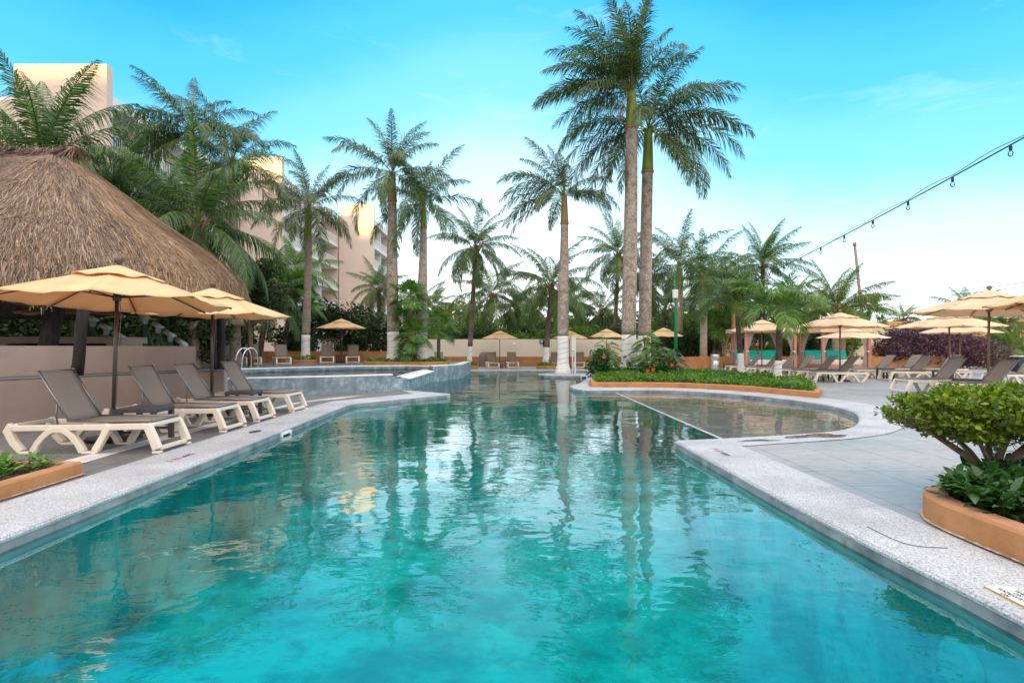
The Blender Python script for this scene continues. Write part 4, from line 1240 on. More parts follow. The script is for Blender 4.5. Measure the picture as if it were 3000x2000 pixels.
# ------------------------------------------------------------------ umbrellas
def make_umbrella(canvas, polem, seed=1, wood=False):
    t = thing('market_umbrella', (0, 0, 0), 0, 'x', 'umbrella', 'straw coloured market umbrellas')
    RR, zr, zi = 1.4, 1.92, 2.385
    n, mr, mu = 8, 9, 8
    rg = random.Random(seed)
    V = []; Fc = []
    corner = lambda i: (math.cos(2 * math.pi * i / n), math.sin(2 * math.pi * i / n))
    jit = [rg.uniform(-.02, .02) for _ in range(n)]
    for i in range(n):
        c0, c1 = corner(i), corner(i + 1)
        o = len(V)
        for a in range(mr + 1):
            r = .02 + (RR - .02) * a / mr
            for b_ in range(mu + 1):
                u = b_ / mu
                x = (c0[0] * (1 - u) + c1[0] * u) * r; y = (c0[1] * (1 - u) + c1[1] * u) * r
                f = r / RR
                z = zi + (zr - zi) * (f ** 1.08) + (jit[i] * (1 - u) + jit[(i + 1) % n] * u) * f
                sag = math.sin(math.pi * u) * math.sin(math.pi * min(1, f) * .62)
                z -= .035 * sag
                z += .012 * f * math.sin(u * 15 + i * 2.1) * math.sin(math.pi * u) * f
                edge = math.sin(math.pi * u) * .03 * f ** 4
                k = 1 - edge
                V.append((x * k, y * k, z))
        w = mu + 1
        for a in range(mr):
            for b_ in range(mu):
                q = o + a * w + b_
                Fc.append((q, q + w, q + w + 1, q + 1))
        # short hanging hem
    c = MB(); c.add(V, Fc, 0, True); can = c.build('canopy', canvas, t)
    can.modifiers.new('cloth', 'SOLIDIFY').thickness = .006
    V = []; Fc = []
    m = 64; rings = 7
    for a in range(rings + 1):
        f = a / rings; r = .03 + .53 * f
        for k in range(m):
            th_ = 2 * math.pi * k / m
            oct_ = math.cos(math.pi / n) / math.cos((th_ % (2 * math.pi / n)) - math.pi / n)
            oct_ = oct_ * .8 + .2
            z = 2.43 - .20 * f ** 1.02 + .014 * f ** 3 * math.sin(th_ * 8 + 1.3) + .008 * f ** 3 * math.sin(th_ * 13)
            V.append((r * oct_ * math.cos(th_), r * oct_ * math.sin(th_), z))
    for a in range(rings):
        for k in range(m):
            Fc.append((a * m + k, (a + 1) * m + k, (a + 1) * m + (k + 1) % m, a * m + (k + 1) % m))
    c = MB(); c.add(V, Fc, 0, True); v = c.build('vent', canvas, can)
    v.modifiers.new('cloth', 'SOLIDIFY').thickness = .006
    p = MB(); p.tube([(0, 0, .02), (0, 0, 2.42)], .024, 12); p.build('pole', polem, t)
    p = MB(); p.lathe([(.026, 0), (.03, .02), (.018, .035), (.045, .055), (.055, .085), (.045, .115), (.02, .13), (0, .132)], 14)
    fn = p.build('finial', polem, t); fn.location = (0, 0, 2.41)
    p = MB(); p.lathe([(.024, 0), (.05, .0), (.055, .05), (.045, .09), (.024, .09)], 14); hub = p.build('hub', polem, t); hub.location = (0, 0, 1.93)
    for i in range(n):
        x, y = corner(i)
        r = MB()
        r.tube([(x * .05, y * .05, 2.33), (x * .7, y * .7, zi + (zr - zi) * .5 - .035), (x * (RR - .01), y * (RR - .01), zr + jit[i] - .022)], .011, 6)
        r.tube([(x * .045, y * .045, 1.98), (x * .72, y * .72, zi + (zr - zi) * .5 - .05)], .010, 6)
        r.build('rib', polem, t)
    b = MB(); b.lathe([(.0, 0), (.30, 0), (.31, .02), (.29, .05), (.07, .075), (.045, .10), (.045, .42), (.025, .44)], 20); b.build('base', M['base'], t)
    b = MB(); b.tube([(.028, .0, 1.98), (.05, .01, 1.7), (.03, .0, 1.2), (.034, .0, .5)], .004, 5); b.build('cord', M['tube'], t)
    return t


u_dark = make_umbrella(M['canvas'], M['pole'], 3)
u_pale = make_umbrella(M['canvas_pale'], M['pole_wood'], 5)
uused = set()


def place_umb(proto, x, y, z, rr, hh, rz, lab, tilt=(0, 0)):
    o = proto if id(proto) not in uused else copy_tree(proto)
    uused.add(id(proto))
    o.location = (x, y, z); o.scale = (rr / 1.4, rr / 1.4, hh / 2.54); o.rotation_euler = (R(tilt[0]), R(tilt[1]), R(rz)); o['label'] = lab
    return o


place_umb(u_dark, -5.48, 7.80, .004, 1.44, 2.52, 22.5 + 2, 'big straw umbrella nearest the viewer over the left loungers', (-2.2, 1.2))
place_umb(u_dark, -5.71, 10.8, .004, 1.42, 2.50, 10, 'second straw umbrella on the left, beyond the nearest one', (.5, .8))
place_umb(u_pale, -13.3, 17.2, ZU, 1.45, 2.42, 12, 'pale umbrella half hidden beneath the thatched roof')
place_umb(u_pale, gx(680, 27.0), 27.0, ZU, 1.38, 2.52, 5, 'pale umbrella behind the pole of the second left umbrella')
place_umb(u_dark, gx(1000, 30.8), 30.8, ZU, 1.34, 2.5, 5, 'straw umbrella over the upper terrace loungers, left of the twin palms')
for (u, Y, rr, hh, lab) in ((1464, 36.0, 1.20, 2.44, 'straw umbrella by the cream wall farthest left, with puffed top'), (1668, 36.2, 1.22, 2.46, 'straw umbrella by the cream wall behind the island palm'), (1777, 36.2, 1.18, 2.58, 'straw umbrella by the cream wall left of the two giant palms'), (1945, 35.2, 1.18, 2.62, 'straw umbrella right of the two giant palms')):
    place_umb(u_dark, gx(u, Y), Y, 0, rr, hh, (u * 7) % 45, lab)
place_umb(u_pale, gx(2461, 21.6), 21.6, 0, 1.62, 2.72, 16, 'pale umbrella over the side view lounger, before the second curtained daybed')
place_umb(u_pale, gx(2232, 26.8), 26.8, 0, 1.52, 2.70, 40, 'pale umbrella in front of the first curtained daybed')
place_umb(u_pale, gx(2497, 27.5), 27.5, 0, 1.6, 2.30, 9, 'pale umbrella behind the one over the side view lounger')
place_umb(u_pale, gx(2783, 21.6), 21.6, 0, 1.80, 2.72, 20, 'wide pale umbrella just below the big right hand one', (0, -1))
place_umb(u_pale, gx(2812, 27.3), 27.3, 0, 1.75, 2.62, 31, 'pale umbrella farthest back, before the purple bush')
place_umb(u_pale, gx(2895, 15.2), 15.2, 0, 1.78, 2.93, 19, 'large pale umbrella with round wooden finial behind the clipped bush', (0, 1))
place_umb(u_dark, gx(3175, 12.4), 12.4, 0, 1.72, 2.95, 8, 'umbrella cut by the right edge, only its left tip in view')

# ------------------------------------------------------------------ curtained daybeds
def cabana(x, y, rz, lab):
    t = thing('cabana', (x, y, 0), R(rz), lab, 'curtained daybed', 'curtained daybeds at the back of the right deck')
    W, D, Hh = 2.6, 2.2, 2.12
    for px in (0, W):
        for py in (0, D):
            b = MB(); b.box(px - .07, px + .07, py - .07, py + .07, 0, Hh); b.build('post', M['pink_post'], t)
    b = MB(); b.box(-.07, W + .07, -.075, .065, Hh + .001, Hh + .14); b.box(-.07, W + .07, D - .065, D + .075, Hh + .001, Hh + .14); b.box(-.075, .065, .066, D - .066, Hh + .001, Hh + .14); b.box(W - .065, W + .075, .066, D - .066, Hh + .001, Hh + .14)
    for k in range(5): b.box(-.2, W + .2, .2 + k * .45, .26 + k * .45, Hh + .142, Hh + .2)
    b.build('roof_frame', M['pink_post'], t)
    b = MB(); b.sheet([[(-.3, -.3), (W + .3, -.3), (W + .3, D + .3), (-.3, D + .3)]], Hh + .21); b.wallstrip([(-.3, -.3), (W + .3, -.3), (W + .3, D + .3), (-.3, D + .3)], Hh - .02, Hh + .209, closed=True)
    cv = b.build('fabric_roof', M['canvas_pale'], t); cv.modifiers.new('cloth', 'SOLIDIFY').thickness = .008
    b = MB(); b.rbox(.1, W - .1, .1, D - .1, .18, .36, .03); b.build('bed_base', M['pink_post'], t)
    b = MB(); b.rbox(.12, W - .12, .12, D - .1, .362, .60, .06); b.build('mattress', M['mattress'], t)
    for (px, py, s) in ((0, 0, 1), (W, 0, -1), (0, D, 1), (W, D, -1)):
        c = MB(); nx, nz = 22, 16; V = []; Fc = []
        for a in range(nz + 1):
            f = a / nz; z = Hh * (1 - f) + .12 * f
            pinch = abs(f - .5) * 2; wid = .10 + .34 * min(1, pinch) ** 1.3 * (1 if f < .5 else .55)
            for k in range(nx + 1):
                u = k / nx
                V.append((px + s * (.08 + wid * u), py + (.10 if py == 0 else -.10) + .045 * math.sin(u * 26 + px) * (.4 + pinch), z))
        for a in range(nz):
            for k in range(nx):
                q = a * (nx + 1) + k; Fc.append((q, q + 1, q + nx + 2, q + nx + 1))
        c.add(V, Fc, 0, True); c.build('curtain', M['curtain'], t)
        c = MB(); c.lathe([(.085, -.03), (.10, 0), (.085, .03)], 10); tb = c.build('curtain_tie', M['mattress'], t); tb.location = (px + s * .06, py, Hh * .5)
    for k, nm in enumerate(('left', 'right')):
        b = MB(); b.rbox(-.60, .60, -.10, .10, 0, .52, .06)
        o = b.build('cushion', M['turquoise'])
        o.matrix_world = Matrix.Translation((x, y, 0)) @ Matrix.Rotation(R(rz), 4, 'Z') @ Matrix.Translation((.68 + k * 1.24, D - .38, .605)) @ Matrix.Rotation(R(-12), 4, 'X')
        tag(o, f'turquoise back cushion on the {nm} side of ' + ('the first curtained daybed, by the bin' if x < 16 else 'the second curtained daybed'), 'cushion', 'turquoise daybed cushions')
    return t


cabana(gx(2186, 31.0), 31.0, -3, 'pink posted daybed with tied white curtains left, nearer the steel bin')
cabana(gx(2411, 31.0), 31.0, 3, 'pink posted daybed with tied white curtains behind the side view lounger')

# ------------------------------------------------------------------ small fittings
t = thing('litter_bin', (gx(2084, 33.0), 32.4, 0), 0, 'round brushed steel litter bin against the terracotta wall', 'litter bin')
b = MB(); b.lathe([(0, .0), (.24, 0), (.25, .02), (.25, .52), (.246, .525), (.25, .53), (.25, .86), (.24, .885), (.2, .89), (.19, .84), (0, .82)], 28); b.build('drum', M['steel'], t)
b = MB(); b.lathe([(.252, .515), (.258, .52), (.258, .535), (.252, .54)], 28); b.build('band', M['chrome'], t)

t = thing('pool_ladder', (gx(706, 21.0), 20.9, .50), R(-38), 'polished steel ladder curving into the raised pool', 'pool ladder')
for x in (-.24, .24):
    pts = [(x, .55, 0), (x, .55, .45), (x, .50, .66), (x, .36, .76), (x, .18, .74), (x, .04, .60), (x, -.04, .3), (x, -.05, -.1), (x, -.05, -.75)]
    b = MB(); b.tube(smooth_open(pts, 2), .021, 10); b.build('handrail', M['chrome'], t)
for k in range(3):
    b = MB(); b.box(-.22, .22, -.09, -.01, -.22 - k * .24, -.19 - k * .24); b.build('step', M['chrome'], t)

t = thing('shower_post', (gx(1680, 28.0), 27.75, .012), 0, 'white outdoor shower post standing behind the island palm', 'shower post')
b = MB(); b.rbox(.02, .09, -.05, .05, 0, 1.86, .012); b.build('post', M['white_plastic'], t)
b = MB(); b.rbox(-.13, .017, -.06, .06, 1.0, 1.80, .012); b.build('panel', M['white_plastic'], t)
b = MB(); b.tube([(-.075, 0, 0), (-.075, 0, 1.0)], .03, 10); b.build('pipe', M['white_plastic'], t)
b = MB(); b.box(-.12, .0, -.0635, -.0605, 1.06, 1.10); b.build('seam', M['tube'], t)


def skimmer(p, nrm, w, h, lab):
    n = Vector((nrm[0], nrm[1], 0)).normalized()
    t = thing('skimmer', p, math.atan2(n.y, n.x) + math.pi / 2, lab, 'pool skimmer', 'white pool skimmers')
    b = MB(); q = w * .11
    b.box(-w / 2, w / 2, -.015, .03, -q, 0); b.box(-w / 2, w / 2, -.015, .03, -h, -h + q); b.box(-w / 2, -w / 2 + q, -.015, .03, -h + q + .0005, -q - .0005); b.box(w / 2 - q, w / 2, -.015, .03, -h + q + .0005, -q - .0005)
    b.build('frame', M['white_plastic'], t)
    b = MB(); b.box(-w / 2 + q, w / 2 - q, .004, .02, -h + q, -q); b.build('opening', M['dark_hole'], t)
    b = MB(); b.box(-w / 2 + q, w / 2 - q, -.006, .003, -h * .62, -h * .5); b.build('flap', M['white_plastic'], t)


skimmer((-3.535, 8.9, -.036), (1, -.02), .36, .15, 'white skimmer frame in the left pool edge below the loungers')
skimmer((gx(875, 22.9) , 22.55, .49), (.55, -1), .34, .2, 'white skimmer frame in the far wall of the raised pool')
skimmer((gx(1711, 25.63), 25.63, .0), (.15, -1), .30, .2, 'white skimmer frame in the front of the palm island')
skimmer((gx(1734, 31.7), 31.72, .0), (0, -1), .3, .2, 'white skimmer frame in the far pool edge behind the palm island')
for (x, y, nx, ny, lab) in ((gx(2016, 17.0), 17.0, -.3, -1, 'small round white light on the basin wall nearest the island planter'), (gx(2282, 14.7), 14.55, -1, -.35, 'small round white light on the curved basin wall'), (gx(2478, 12.0), 11.98, -1, .2, 'small round white light at the right turn of the basin wall')):
    n = Vector((nx, ny, 0)).normalized()
    b = MB(); b.lathe([(.075, 0), (.075, .015), (.05, .03), (0, .034)], 16)
    o = b.build('basin_light', M['white_plastic']); o.location = (x + n.x * .005, y + n.y * .005, -.075); o.rotation_euler = n.to_track_quat('Z', 'Y').to_euler()
    tag(o, lab, 'pool light', 'round white basin lights')
b = MB(); b.lathe([(.14, 0), (.145, .03), (.12, .05), (.11, .045), (0, .05)], 28)
o = b.build('pool_light', M['white_plastic']); o.location = (2.385, 3.0, -.42); o.rotation_euler = Vector((-1, 0, 0)).to_track_quat('Z', 'Y').to_euler()
tag(o, 'round white underwater light on the right wall of the main pool', 'pool light')

# depth and no-diving plaques
pq = thing('no_diving_plaque', (2.545, 2.80, .012), 0, 'white no diving plaque with red ring set on the right pool edge', 'plaque')
b = MB(); b.box(-.062, .062, -.21, .19, 0, .008); b.build('plate', M['plaque'], pq)
b = MB(); b.box(-.066, -.0625, -.21, .19, -.002, .0085); b.build('edge', M['plaque_edge'], pq)
text_obj('lettering', 'NO\nCLAVADOS', .030, M['ink'], pq, (-.032, .08, .0084), (0, 0, R(90)), bold=.0008)
text_obj('lettering', 'NO\nDIVING', .030, M['ink'], pq, (.033, .08, .0084), (0, 0, R(90)), bold=.0008)
b = MB(); b.box(-.003, -.001, -.02, .18, .0082, .0086); b.build('rule', M['ink'], pq)


def ring(mb, cx, cy, z, r, w, n=40):
    V = []; Fc = []
    for k in range(n):
        a = 2 * math.pi * k / n
        V += [(cx + r * math.cos(a), cy + r * math.sin(a), z), (cx + (r - w) * math.cos(a), cy + (r - w) * math.sin(a), z)]
    for k in range(n):
        a, c = 2 * k, 2 * ((k + 1) % n)
        Fc.append((a, c, c + 1, a + 1))
    return mb.add(V, Fc)


def diver(mb, cx, cy, z, s):
    P = lambda pts: [(cx + x * s, cy + y * s, z) for x, y in pts]
    mb.add(P([(-.5, .1), (-.4, .2), (.25, -.05), (.2, -.16)]), [(0, 3, 2, 1)])
    mb.add(P([(.25, -.05), (.5, -.35), (.44, -.4), (.2, -.16)]), [(0, 1, 2, 3)])
    mb.add(P([(.31 + .07 * math.cos(a), .06 + .07 * math.sin(a)) for a in np.linspace(0, 6.28, 10, endpoint=False)]), [tuple(range(10))])
    mb.add(P([(-.5, -.42), (-.25, -.36), (0, -.42), (.25, -.36), (.25, -.41), (0, -.47), (-.25, -.41), (-.5, -.47)]), [(7, 6, 1, 0), (6, 5, 2, 1), (5, 4, 3, 2)])


b = MB(); ring(b, .0, -.135, .0085, .056, .010)
b.add([(-.042, -.17, .0088), (-.036, -.176, .0088), (.042, -.10, .0088), (.036, -.094, .0088)], [(0, 1, 2, 3)])
b.build('red_ring', M['red_ink'], pq)
b = MB(); diver(b, 0, -.135, .0083, .07); b.build('diver_symbol', M['ink'], pq)
for (x, y, s, lab) in ((-3.80, 6.58, 1, 'faded depth and no diving mark painted on the left pool edge'), (2.52, 6.82, -1, 'faded depth and no diving mark painted at the right pool corner')):
    t = thing('pool_marking', (x, y, .0115), 0, lab, 'pool marking')
    b = MB(); ring(b, 0, -.13 * s, 0, .055, .009)
    b.add([(-.04, -.13 * s - .035, .0004), (-.034, -.13 * s - .041, .0004), (.04, -.13 * s + .035, .0004), (.034, -.13 * s + .041, .0004)], [(0, 1, 2, 3)]); b.build('red_ring', M['red_ink'], t)
    b = MB(); diver(b, 0, -.13 * s, .0002, .07); diver(b, -.0, -.26 * s, .0002, .09); b.build('diver_symbol', M['ink'], t)
    text_obj('lettering', 'NO CLAVADOS\nNO DIVING', .034, M['ink'], t, (0, .08 * s, .0), (0, 0, R(-90)), bold=.0006)
b = MB(); b.lathe([(0, .001), (.10, .001), (.13, .0)], 20)
o = b.build('dark_stain', M['dark_hole']); o.location = (-3.86, 8.55, .0108); o.scale = (.55, 1.2, 1)
tag(o, 'small dark oval drain plug in the left pool edge', 'drain')
b = MB(); b.tube(smooth_open([(2.50, 4.0, .013), (2.50, 3.72, .013), (2.55, 3.60, .013), (2.74, 3.575, .013)], 2), .0022, 5)
tag(b.build('crack_joint', M['dark_hole']), 'thin dark bent joint across the granite beside the right planter', 'joint')

# signs and lamps on the cream wall
o = MB().box(-.15, .15, -.02, 0, -.16, .16).build('wall_sign', M['teal_sign']); o.location = (gx(1587, 38.6), 38.597, CZ + 17 * 38.6 / F)
tag(o, 'small square teal sign on the cream wall', 'sign')
b = MB(); b.add([(-.09, -.0225, .03), (.09, -.0225, .03), (0, -.0225, -.09)], [(0, 2, 1)]); b.add([(-.09, -.0225, .07), (.09, -.0225, .07), (.09, -.0225, .10), (-.09, -.0225, .10)], [(0, 1, 2, 3)])
b.build('arrow_symbol', M['plaque'], o)
o = MB().box(-.22, .22, -.02, 0, -.24, .24).build('wall_sign', M['maroon']); o.location = (gx(1600, 38.6), 38.597, CZ + 12 * 38.6 / F)
tag(o, 'dark maroon sign on the cream wall partly behind a coconut trunk', 'sign')
b = MB(); b.box(-.05, .09, -.0225, -.0205, -.06, -.02); b.box(-.05, .09, -.0225, -.0205, -.14, -.10); b.build('pale_lines', M['plaque'], o)
t = thing('wall_camera', (gx(1506, 38.6), 38.5, CZ + 10 * 38.6 / F), 0, 'small white dome camera fixed to the cream wall', 'camera')
b = MB(); b.lathe([(.0, -.13), (.06, -.11), (.085, -.05), (.09, 0), (.05, .08), (0, .1)], 16); b.build('dome', M['white_plastic'], t)
t = thing('round_planter_stone', (gx(1417, 37.6), 37.9, 0), 0, 'grey rounded boulder at the foot of the cream wall behind a lounger', 'boulder')
b = MB(); b.lathe([(.36, 0), (.38, .3), (.33, .75), (.24, .95), (.1, 1.0), (0, 1.0)], 18); b.build('stone', mat('grey_boulder', (.16, .12, .11), (.27, .22, .20), 5, .9, .4, 20), t)

# festoon lights
pole = thing('light_pole', (gx(1980, 34.2), 34.2, 0), 0, 'slim green painted pole carrying the far end of the bulb string', 'light pole')
b = MB(); b.tube([(0, 0, 0), (0, 0, 2.6), (-.04, 0, 5.9)], [.11, .10, .035], 12); b.build('pole', M['post_green'], pole)
b = MB(); b.rbox(-.2, .12, -.1, .06, 4.25, 4.75, .03); b.build('junction_box', M['white_plastic'], pole)
rg = random.Random(3)
for k in range(12):
    c = MB(); q = Vector((rg.uniform(-.5, .3), rg.uniform(-.2, .1), 3.75 + rg.uniform(-.25, .2))); c.lathe([(0, -.07), (.05, -.05), (.06, 0), (.03, .06), (0, .07)], 8)
    o = c.build('spare_bulb', M['white_plastic'], pole); o.location = q
A = Vector((gx(1985, 34.2), 34.0, 3.85)); Bq = Vector((6.9, 5.0, 4.45))
fl = thing('string_lights', (0, 0, 0), 0, 'black festoon cable with clear glass bulbs sweeping over the right deck', 'string lights')
NP = 90
pts = []
for k in range(NP + 1):
    f = k / NP
    p = A.lerp(Bq, f); p.z -= .62 * 4 * f * (1 - f) * (1 - .35 * f)
    pts.append(p)
b = MB(); b.tube(pts, .011, 6); b.build('cable', M['cable'], fl)
b = MB(); b.tube([p + Vector((0, 0, .018 + .05 * abs(math.sin(i * .7)))) for i, p in enumerate(pts)], .006, 5); b.build('support_wire', M['cable'], fl)
acc = 0; nxt = .5; 
for i in range(1, len(pts)):
    seg = (pts[i] - pts[i - 1]).length
    while acc + seg >= nxt:
        p = pts[i - 1].lerp(pts[i], (nxt - acc) / seg)
        s = MB(); s.lathe([(.0, 0), (.016, 0), (.021, -.02), (.022, -.075), (.016, -.08), (0, -.08)][::-1], 10); so_ = s.build('socket', M['cable'], fl); so_.location = p
        s = MB(); s.lathe([(.014, -.078), (.022, -.092), (.032, -.115), (.034, -.135), (.025, -.16), (.008, -.173), (0, -.174)][::-1], 12); bo = s.build('bulb', M['bulb'], so_)
        s = MB(); s.tube([(0, 0, -.08), (.006, 0, -.12), (-.006, 0, -.14)], .0025, 4); s.build('filament', M['chrome'], bo)
        nxt += 1.27
    acc += seg

# utility pole and power lines beyond
t = thing('utility_pole', (gx(2525, 60), 60, 0), 0, 'leaning weathered utility pole beyond the right palms', 'utility pole')
b = MB(); b.tube([(0.6, 0, 0), (0, 0, 5), (-.75, 0, 12.2)], [.22, .18, .12], 10); b.build('pole', M['util_pole'], t)
b = MB(); b.tube([(-.75, 0, 12.0), (-.76, 0, 12.32)], [.17, .16], 10); b.build('pole_cap', M['util_pole'], t)
for (u1, v1, u2, v2, lab) in ((2540, 868, 3000, 826, 'upper thin power line crossing the sky at the right'), (2540, 877, 3000, 838, 'lower thin power line crossing the sky at the right')):
    a = at(u1 - 40, v1 + 6, 58); c = at(u2 + 120, v2 - 14, 40); b = MB()
    b.tube([a.lerp(c, k / 10) - Vector((0, 0, .25 * math.sin(math.pi * k / 10))) for k in range(11)], .022, 5)
    tag(b.build('power_line', M['cable']), lab, 'power line', 'power lines at the right')

# ------------------------------------------------------------------ palms
def palm(name, x, y, z0, hub, tr, trunkm, crown, label, group, shaft=None, paint=0.0, lean=None, wraps=0, bulge=0.0, scale=1.0, rz=0.0, shaftm='shaft', seed=0, wob=.05):
    """hub: (dx, dy, height) of the crown above the base; tr: (base, top) trunk radius; shaft: length of the green crownshaft"""
    t = thing(name, (x, y, z0), 0, label, 'palm tree', group)
    rg = random.Random(seed + int(x * 13) + int(y))
    hx, hy, hz = hub; sh = shaft or 0
    ph = rg.uniform(0, 6)

    def axis(f):                                   # f: 0 base .. 1 hub
        s = f * f * (3 - 2 * f) * .55 + f * .45
        return Vector((hx * s + wob * math.sin(f * 5 + ph) * f * (1 - f) * 2, hy * s, hz * f))

    def rad(f):
        r = tr[0] + (tr[1] - tr[0]) * f
        r += bulge * math.exp(-((f - .42) / .22) ** 2)
        r += tr[0] * .55 * max(0, 1 - f * hz / .7) ** 2
        return r
    f1 = 1 - sh / hz
    fp = paint / hz
    nseg = 26
    fs = [fp + (f1 - fp) * i / nseg for i in range(nseg + 1)]
    b = MB(); b.tube([axis(f) for f in fs], [rad(f) for f in fs], 14); tk = b.build('trunk', trunkm, t)
    if paint:
        b = MB(); fs = [fp * i / 8 for i in range(9)]; b.tube([axis(f) - Vector((0, 0, .03 if f == 0 else 0)) for f in fs], [rad(f) + .006 for f in fs], 16); pb = b.build('painted_base', M['white'], t)
        if wraps:
            w_ = MB(); zz = .15
            P = []
            for k in range(wraps * 20 + 1):
                f = fp * (.06 + 1.05 * k / (wraps * 20)); a = k * math.pi / 10; r = rad(f) + .011
                P.append(axis(f) + Vector((math.cos(a) * r, math.sin(a) * r, .05 * math.sin(a * .5 + 1))))
            w_.tube(P, .006, 4); w_.build('wire_wrap', M['grey_pipe'], pb)
    if shaft:
        b = MB(); fs = [f1 + (1 - f1) * i / 8 for i in range(9)]
        rt = rad(f1)
        b.tube([axis(f) for f in fs], [rt * (1.12 if i == 0 else 1.08 - .045 * i) for i in range(9)], 14); b.build('crownshaft', M[shaftm], t)
        b = MB(); b.tube([axis(f1) - Vector((0, 0, .05)), axis(f1) + Vector((0, 0, .03))], [rt * 1.15, rt * 1.22], 14); b.build('shaft_collar', M['bark_red'], t)
    elif 'coconut' in name:
        b = MB()
        for k in range(14):
            a = rg.uniform(0, 6.28); e = rg.uniform(.2, 1.0); r = tr[1] * 1.1
            p0 = axis(1) + Vector((math.cos(a) * r * .7, math.sin(a) * r * .7, -.35)); b.tube([p0, p0 + Vector((math.cos(a) * .16, math.sin(a) * .16, .3)), p0 + Vector((math.cos(a) * .34, math.sin(a) * .34, .42 + .2 * e))], [.05, .04, .02], 5)
        b.build('leaf_bases', M['bark_red'], t)
    c = link('crown', crown, t); c.location = axis(1); c.scale = (scale,) * 3; c.rotation_euler = (0, 0, R(rz))
    return t


G_P = 'royal palms around the pools'
G_C = 'coconut palms around the pools'
L1_ = [(160, 30, 78, 4.9), (184, 26, 86, 4.9), (178, 60, 80, 4.7), (140, 45, 85, 4.6), (215, 40, 85, 4.5), (-60, 40, 85, 4.1), (10, 58, 70, 4.0), (110, 60, 60, 4.6), (90, 78, 40, 4.9), (260, 60, 70, 4.4), (176, 18, 62, 4.7), (166, 52, 78, 4.6), (190, 38, 72, 4.5), (150, 70, 60, 4.3), (205, 62, 66, 4.3), (172, 0, 58, 4.0), (100, 84, 24, 4.4), (60, 80, 34, 4.3), (240, 74, 42, 4.4), (-80, 66, 62, 4.3), (20, 72, 46, 4.2), (130, 20, 80, 4.2), (225, 8, 75, 4.3), (-20, 84, 22, 4.5), (300, 80, 26, 4.3), (182, -22, 48, 3.6), (140, 76, 40, 4.4), (195, 75, 50, 4.5), (80, 50, 70, 4.0),
       dict(az=200, e=-35, d=40, L=2.2, n=50, ll=.26, hang=.9)]
crownA = crown_mesh('royal_crown', 1, L1_, M['royal_leaf'], M['rachis'], wind=(-.22, 0, .02), **ROYAL)
L2_ = [(8, 40, 92, 5.2), (-12, 16, 88, 5.0), (190, 22, 92, 5.2), (172, -2, 80, 5.1), (196, -20, 66, 4.8), (-30, 48, 80, 4.8), (40, 36, 90, 4.9), (90, 60, 60, 4.5), (-80, 60, 70, 4.3), (14, -14, 76, 4.6), (-8, -30, 60, 4.2), (4, 52, 74, 5.0), (-4, 30, 82, 5.3), (2, 6, 84, 4.9), (176, 10, 84, 5.0), (186, -8, 72, 4.9), (200, -28, 60, 4.4), (165, 30, 88, 4.8), (-60, -30, 55, 4.2), (-40, -22, 64, 4.5), (50, 20, 80, 4.6), (110, 20, 85, 4.5), (150, 55, 62, 4.4), (250, 20, 88, 4.4), (300, 40, 85, 4.6), (70, 70, 40, 4.2), (-20, 75, 45, 4.4), (230, 66, 60, 4.3), (20, 64, 60, 4.6), (215, -40, 45, 3.9)]
crownB = crown_mesh('royal_crown', 2, L2_, M['royal_leaf'], M['rachis'], wind=(.05, 0, 0), **ROYAL)
crownC = crown_mesh('royal_crown', 3, [(182, 2, 70, 3.5), (160, 10, 84, 3.5), (-20, 0, 80, 3.1), (30, 30, 84, 3.2), (190, 44, 84, 3.6), (80, 66, 50, 3.2), (178, 18, 80, 3.5), (170, 48, 70, 3.5), (185, -12, 62, 3.4), (200, 30, 80, 3.3), (150, 62, 45, 3.3), (120, 76, 25, 3.2), (240, 10, 85, 3.2), (260, 50, 60, 3.0), (-10, 20, 85, 3.0), (20, 50, 70, 3.0), (-40, 10, 75, 2.9), (70, 40, 70, 3.0), (100, 10, 80, 3.0), (210, 66, 40, 3.3), (165, 30, 75, 3.5)], M['royal_leaf'], M['rachis'], wind=(-.06, 0, 0), **ROYAL)
crownD = crown_mesh('royal_crown', 4, auto_specs(4, 19, 3.7, 86, -30, 34, 84), M['royal_leaf'], M['rachis'], **ROYAL)
crownE = crown_mesh('royal_crown', 5, auto_specs(5, 19, 3.7, 84, -30, 40, 88), M['royal_leaf'], M['rachis'], wind=(.04, 0, 0), **ROYAL)
crownF = crown_mesh('royal_crown', 6, auto_specs(6, 18, 3.4, 88, -25, 34, 86), M['left_leaf'], M['rachis'], **ROYAL)
cocoA = crown_mesh('coconut_crown', 11, auto_specs(11, 24, 3.3, 84, -35, 36, 84), M['coco_leaf'], M['rachis'], wind=(.03, 0, 0), **COCO)
cocoB = crown_mesh('coconut_crown', 12, auto_specs(12, 23, 3.6, 82, -34, 42, 88), M['coco_leaf'], M['rachis'], **COCO)
cocoC = crown_mesh('coconut_crown', 13, auto_specs(13, 26, 4.4, 86, -24, 26, 76), M['left_leaf'], M['rachis'], **COCO)
cocoD = crown_mesh('coconut_crown', 14, auto_specs(14, 25, 4.4, 84, -30, 30, 80), M['left_leaf'], M['rachis'], **COCO)
cocoW = crown_mesh('coconut_crown', 15, auto_specs(15, 23, 3.8, 86, -14, 30, 74), M['coco_leaf'], M['rachis'], wind=(.32, 0, .05), **COCO)
cocoL = crown_mesh('coconut_crown', 16, auto_specs(16, 19, 3.9, 86, -6, 26, 80), M['lime_leaf'], M['rachis'], wind=(.18, 0, 0), **COCO)
cocoY = crown_mesh('coconut_crown', 17, auto_specs(17, 20, 3.2, 84, -20, 32, 80), M['bright_leaf'], M['rachis'], **COCO)
adonA = crown_mesh('christmas_crown', 21, auto_specs(21, 17, 1.9, 80, 16, 48, 88), M['bright_leaf'], M['rachis'], wind=(.06, 0, 0), **ADON)
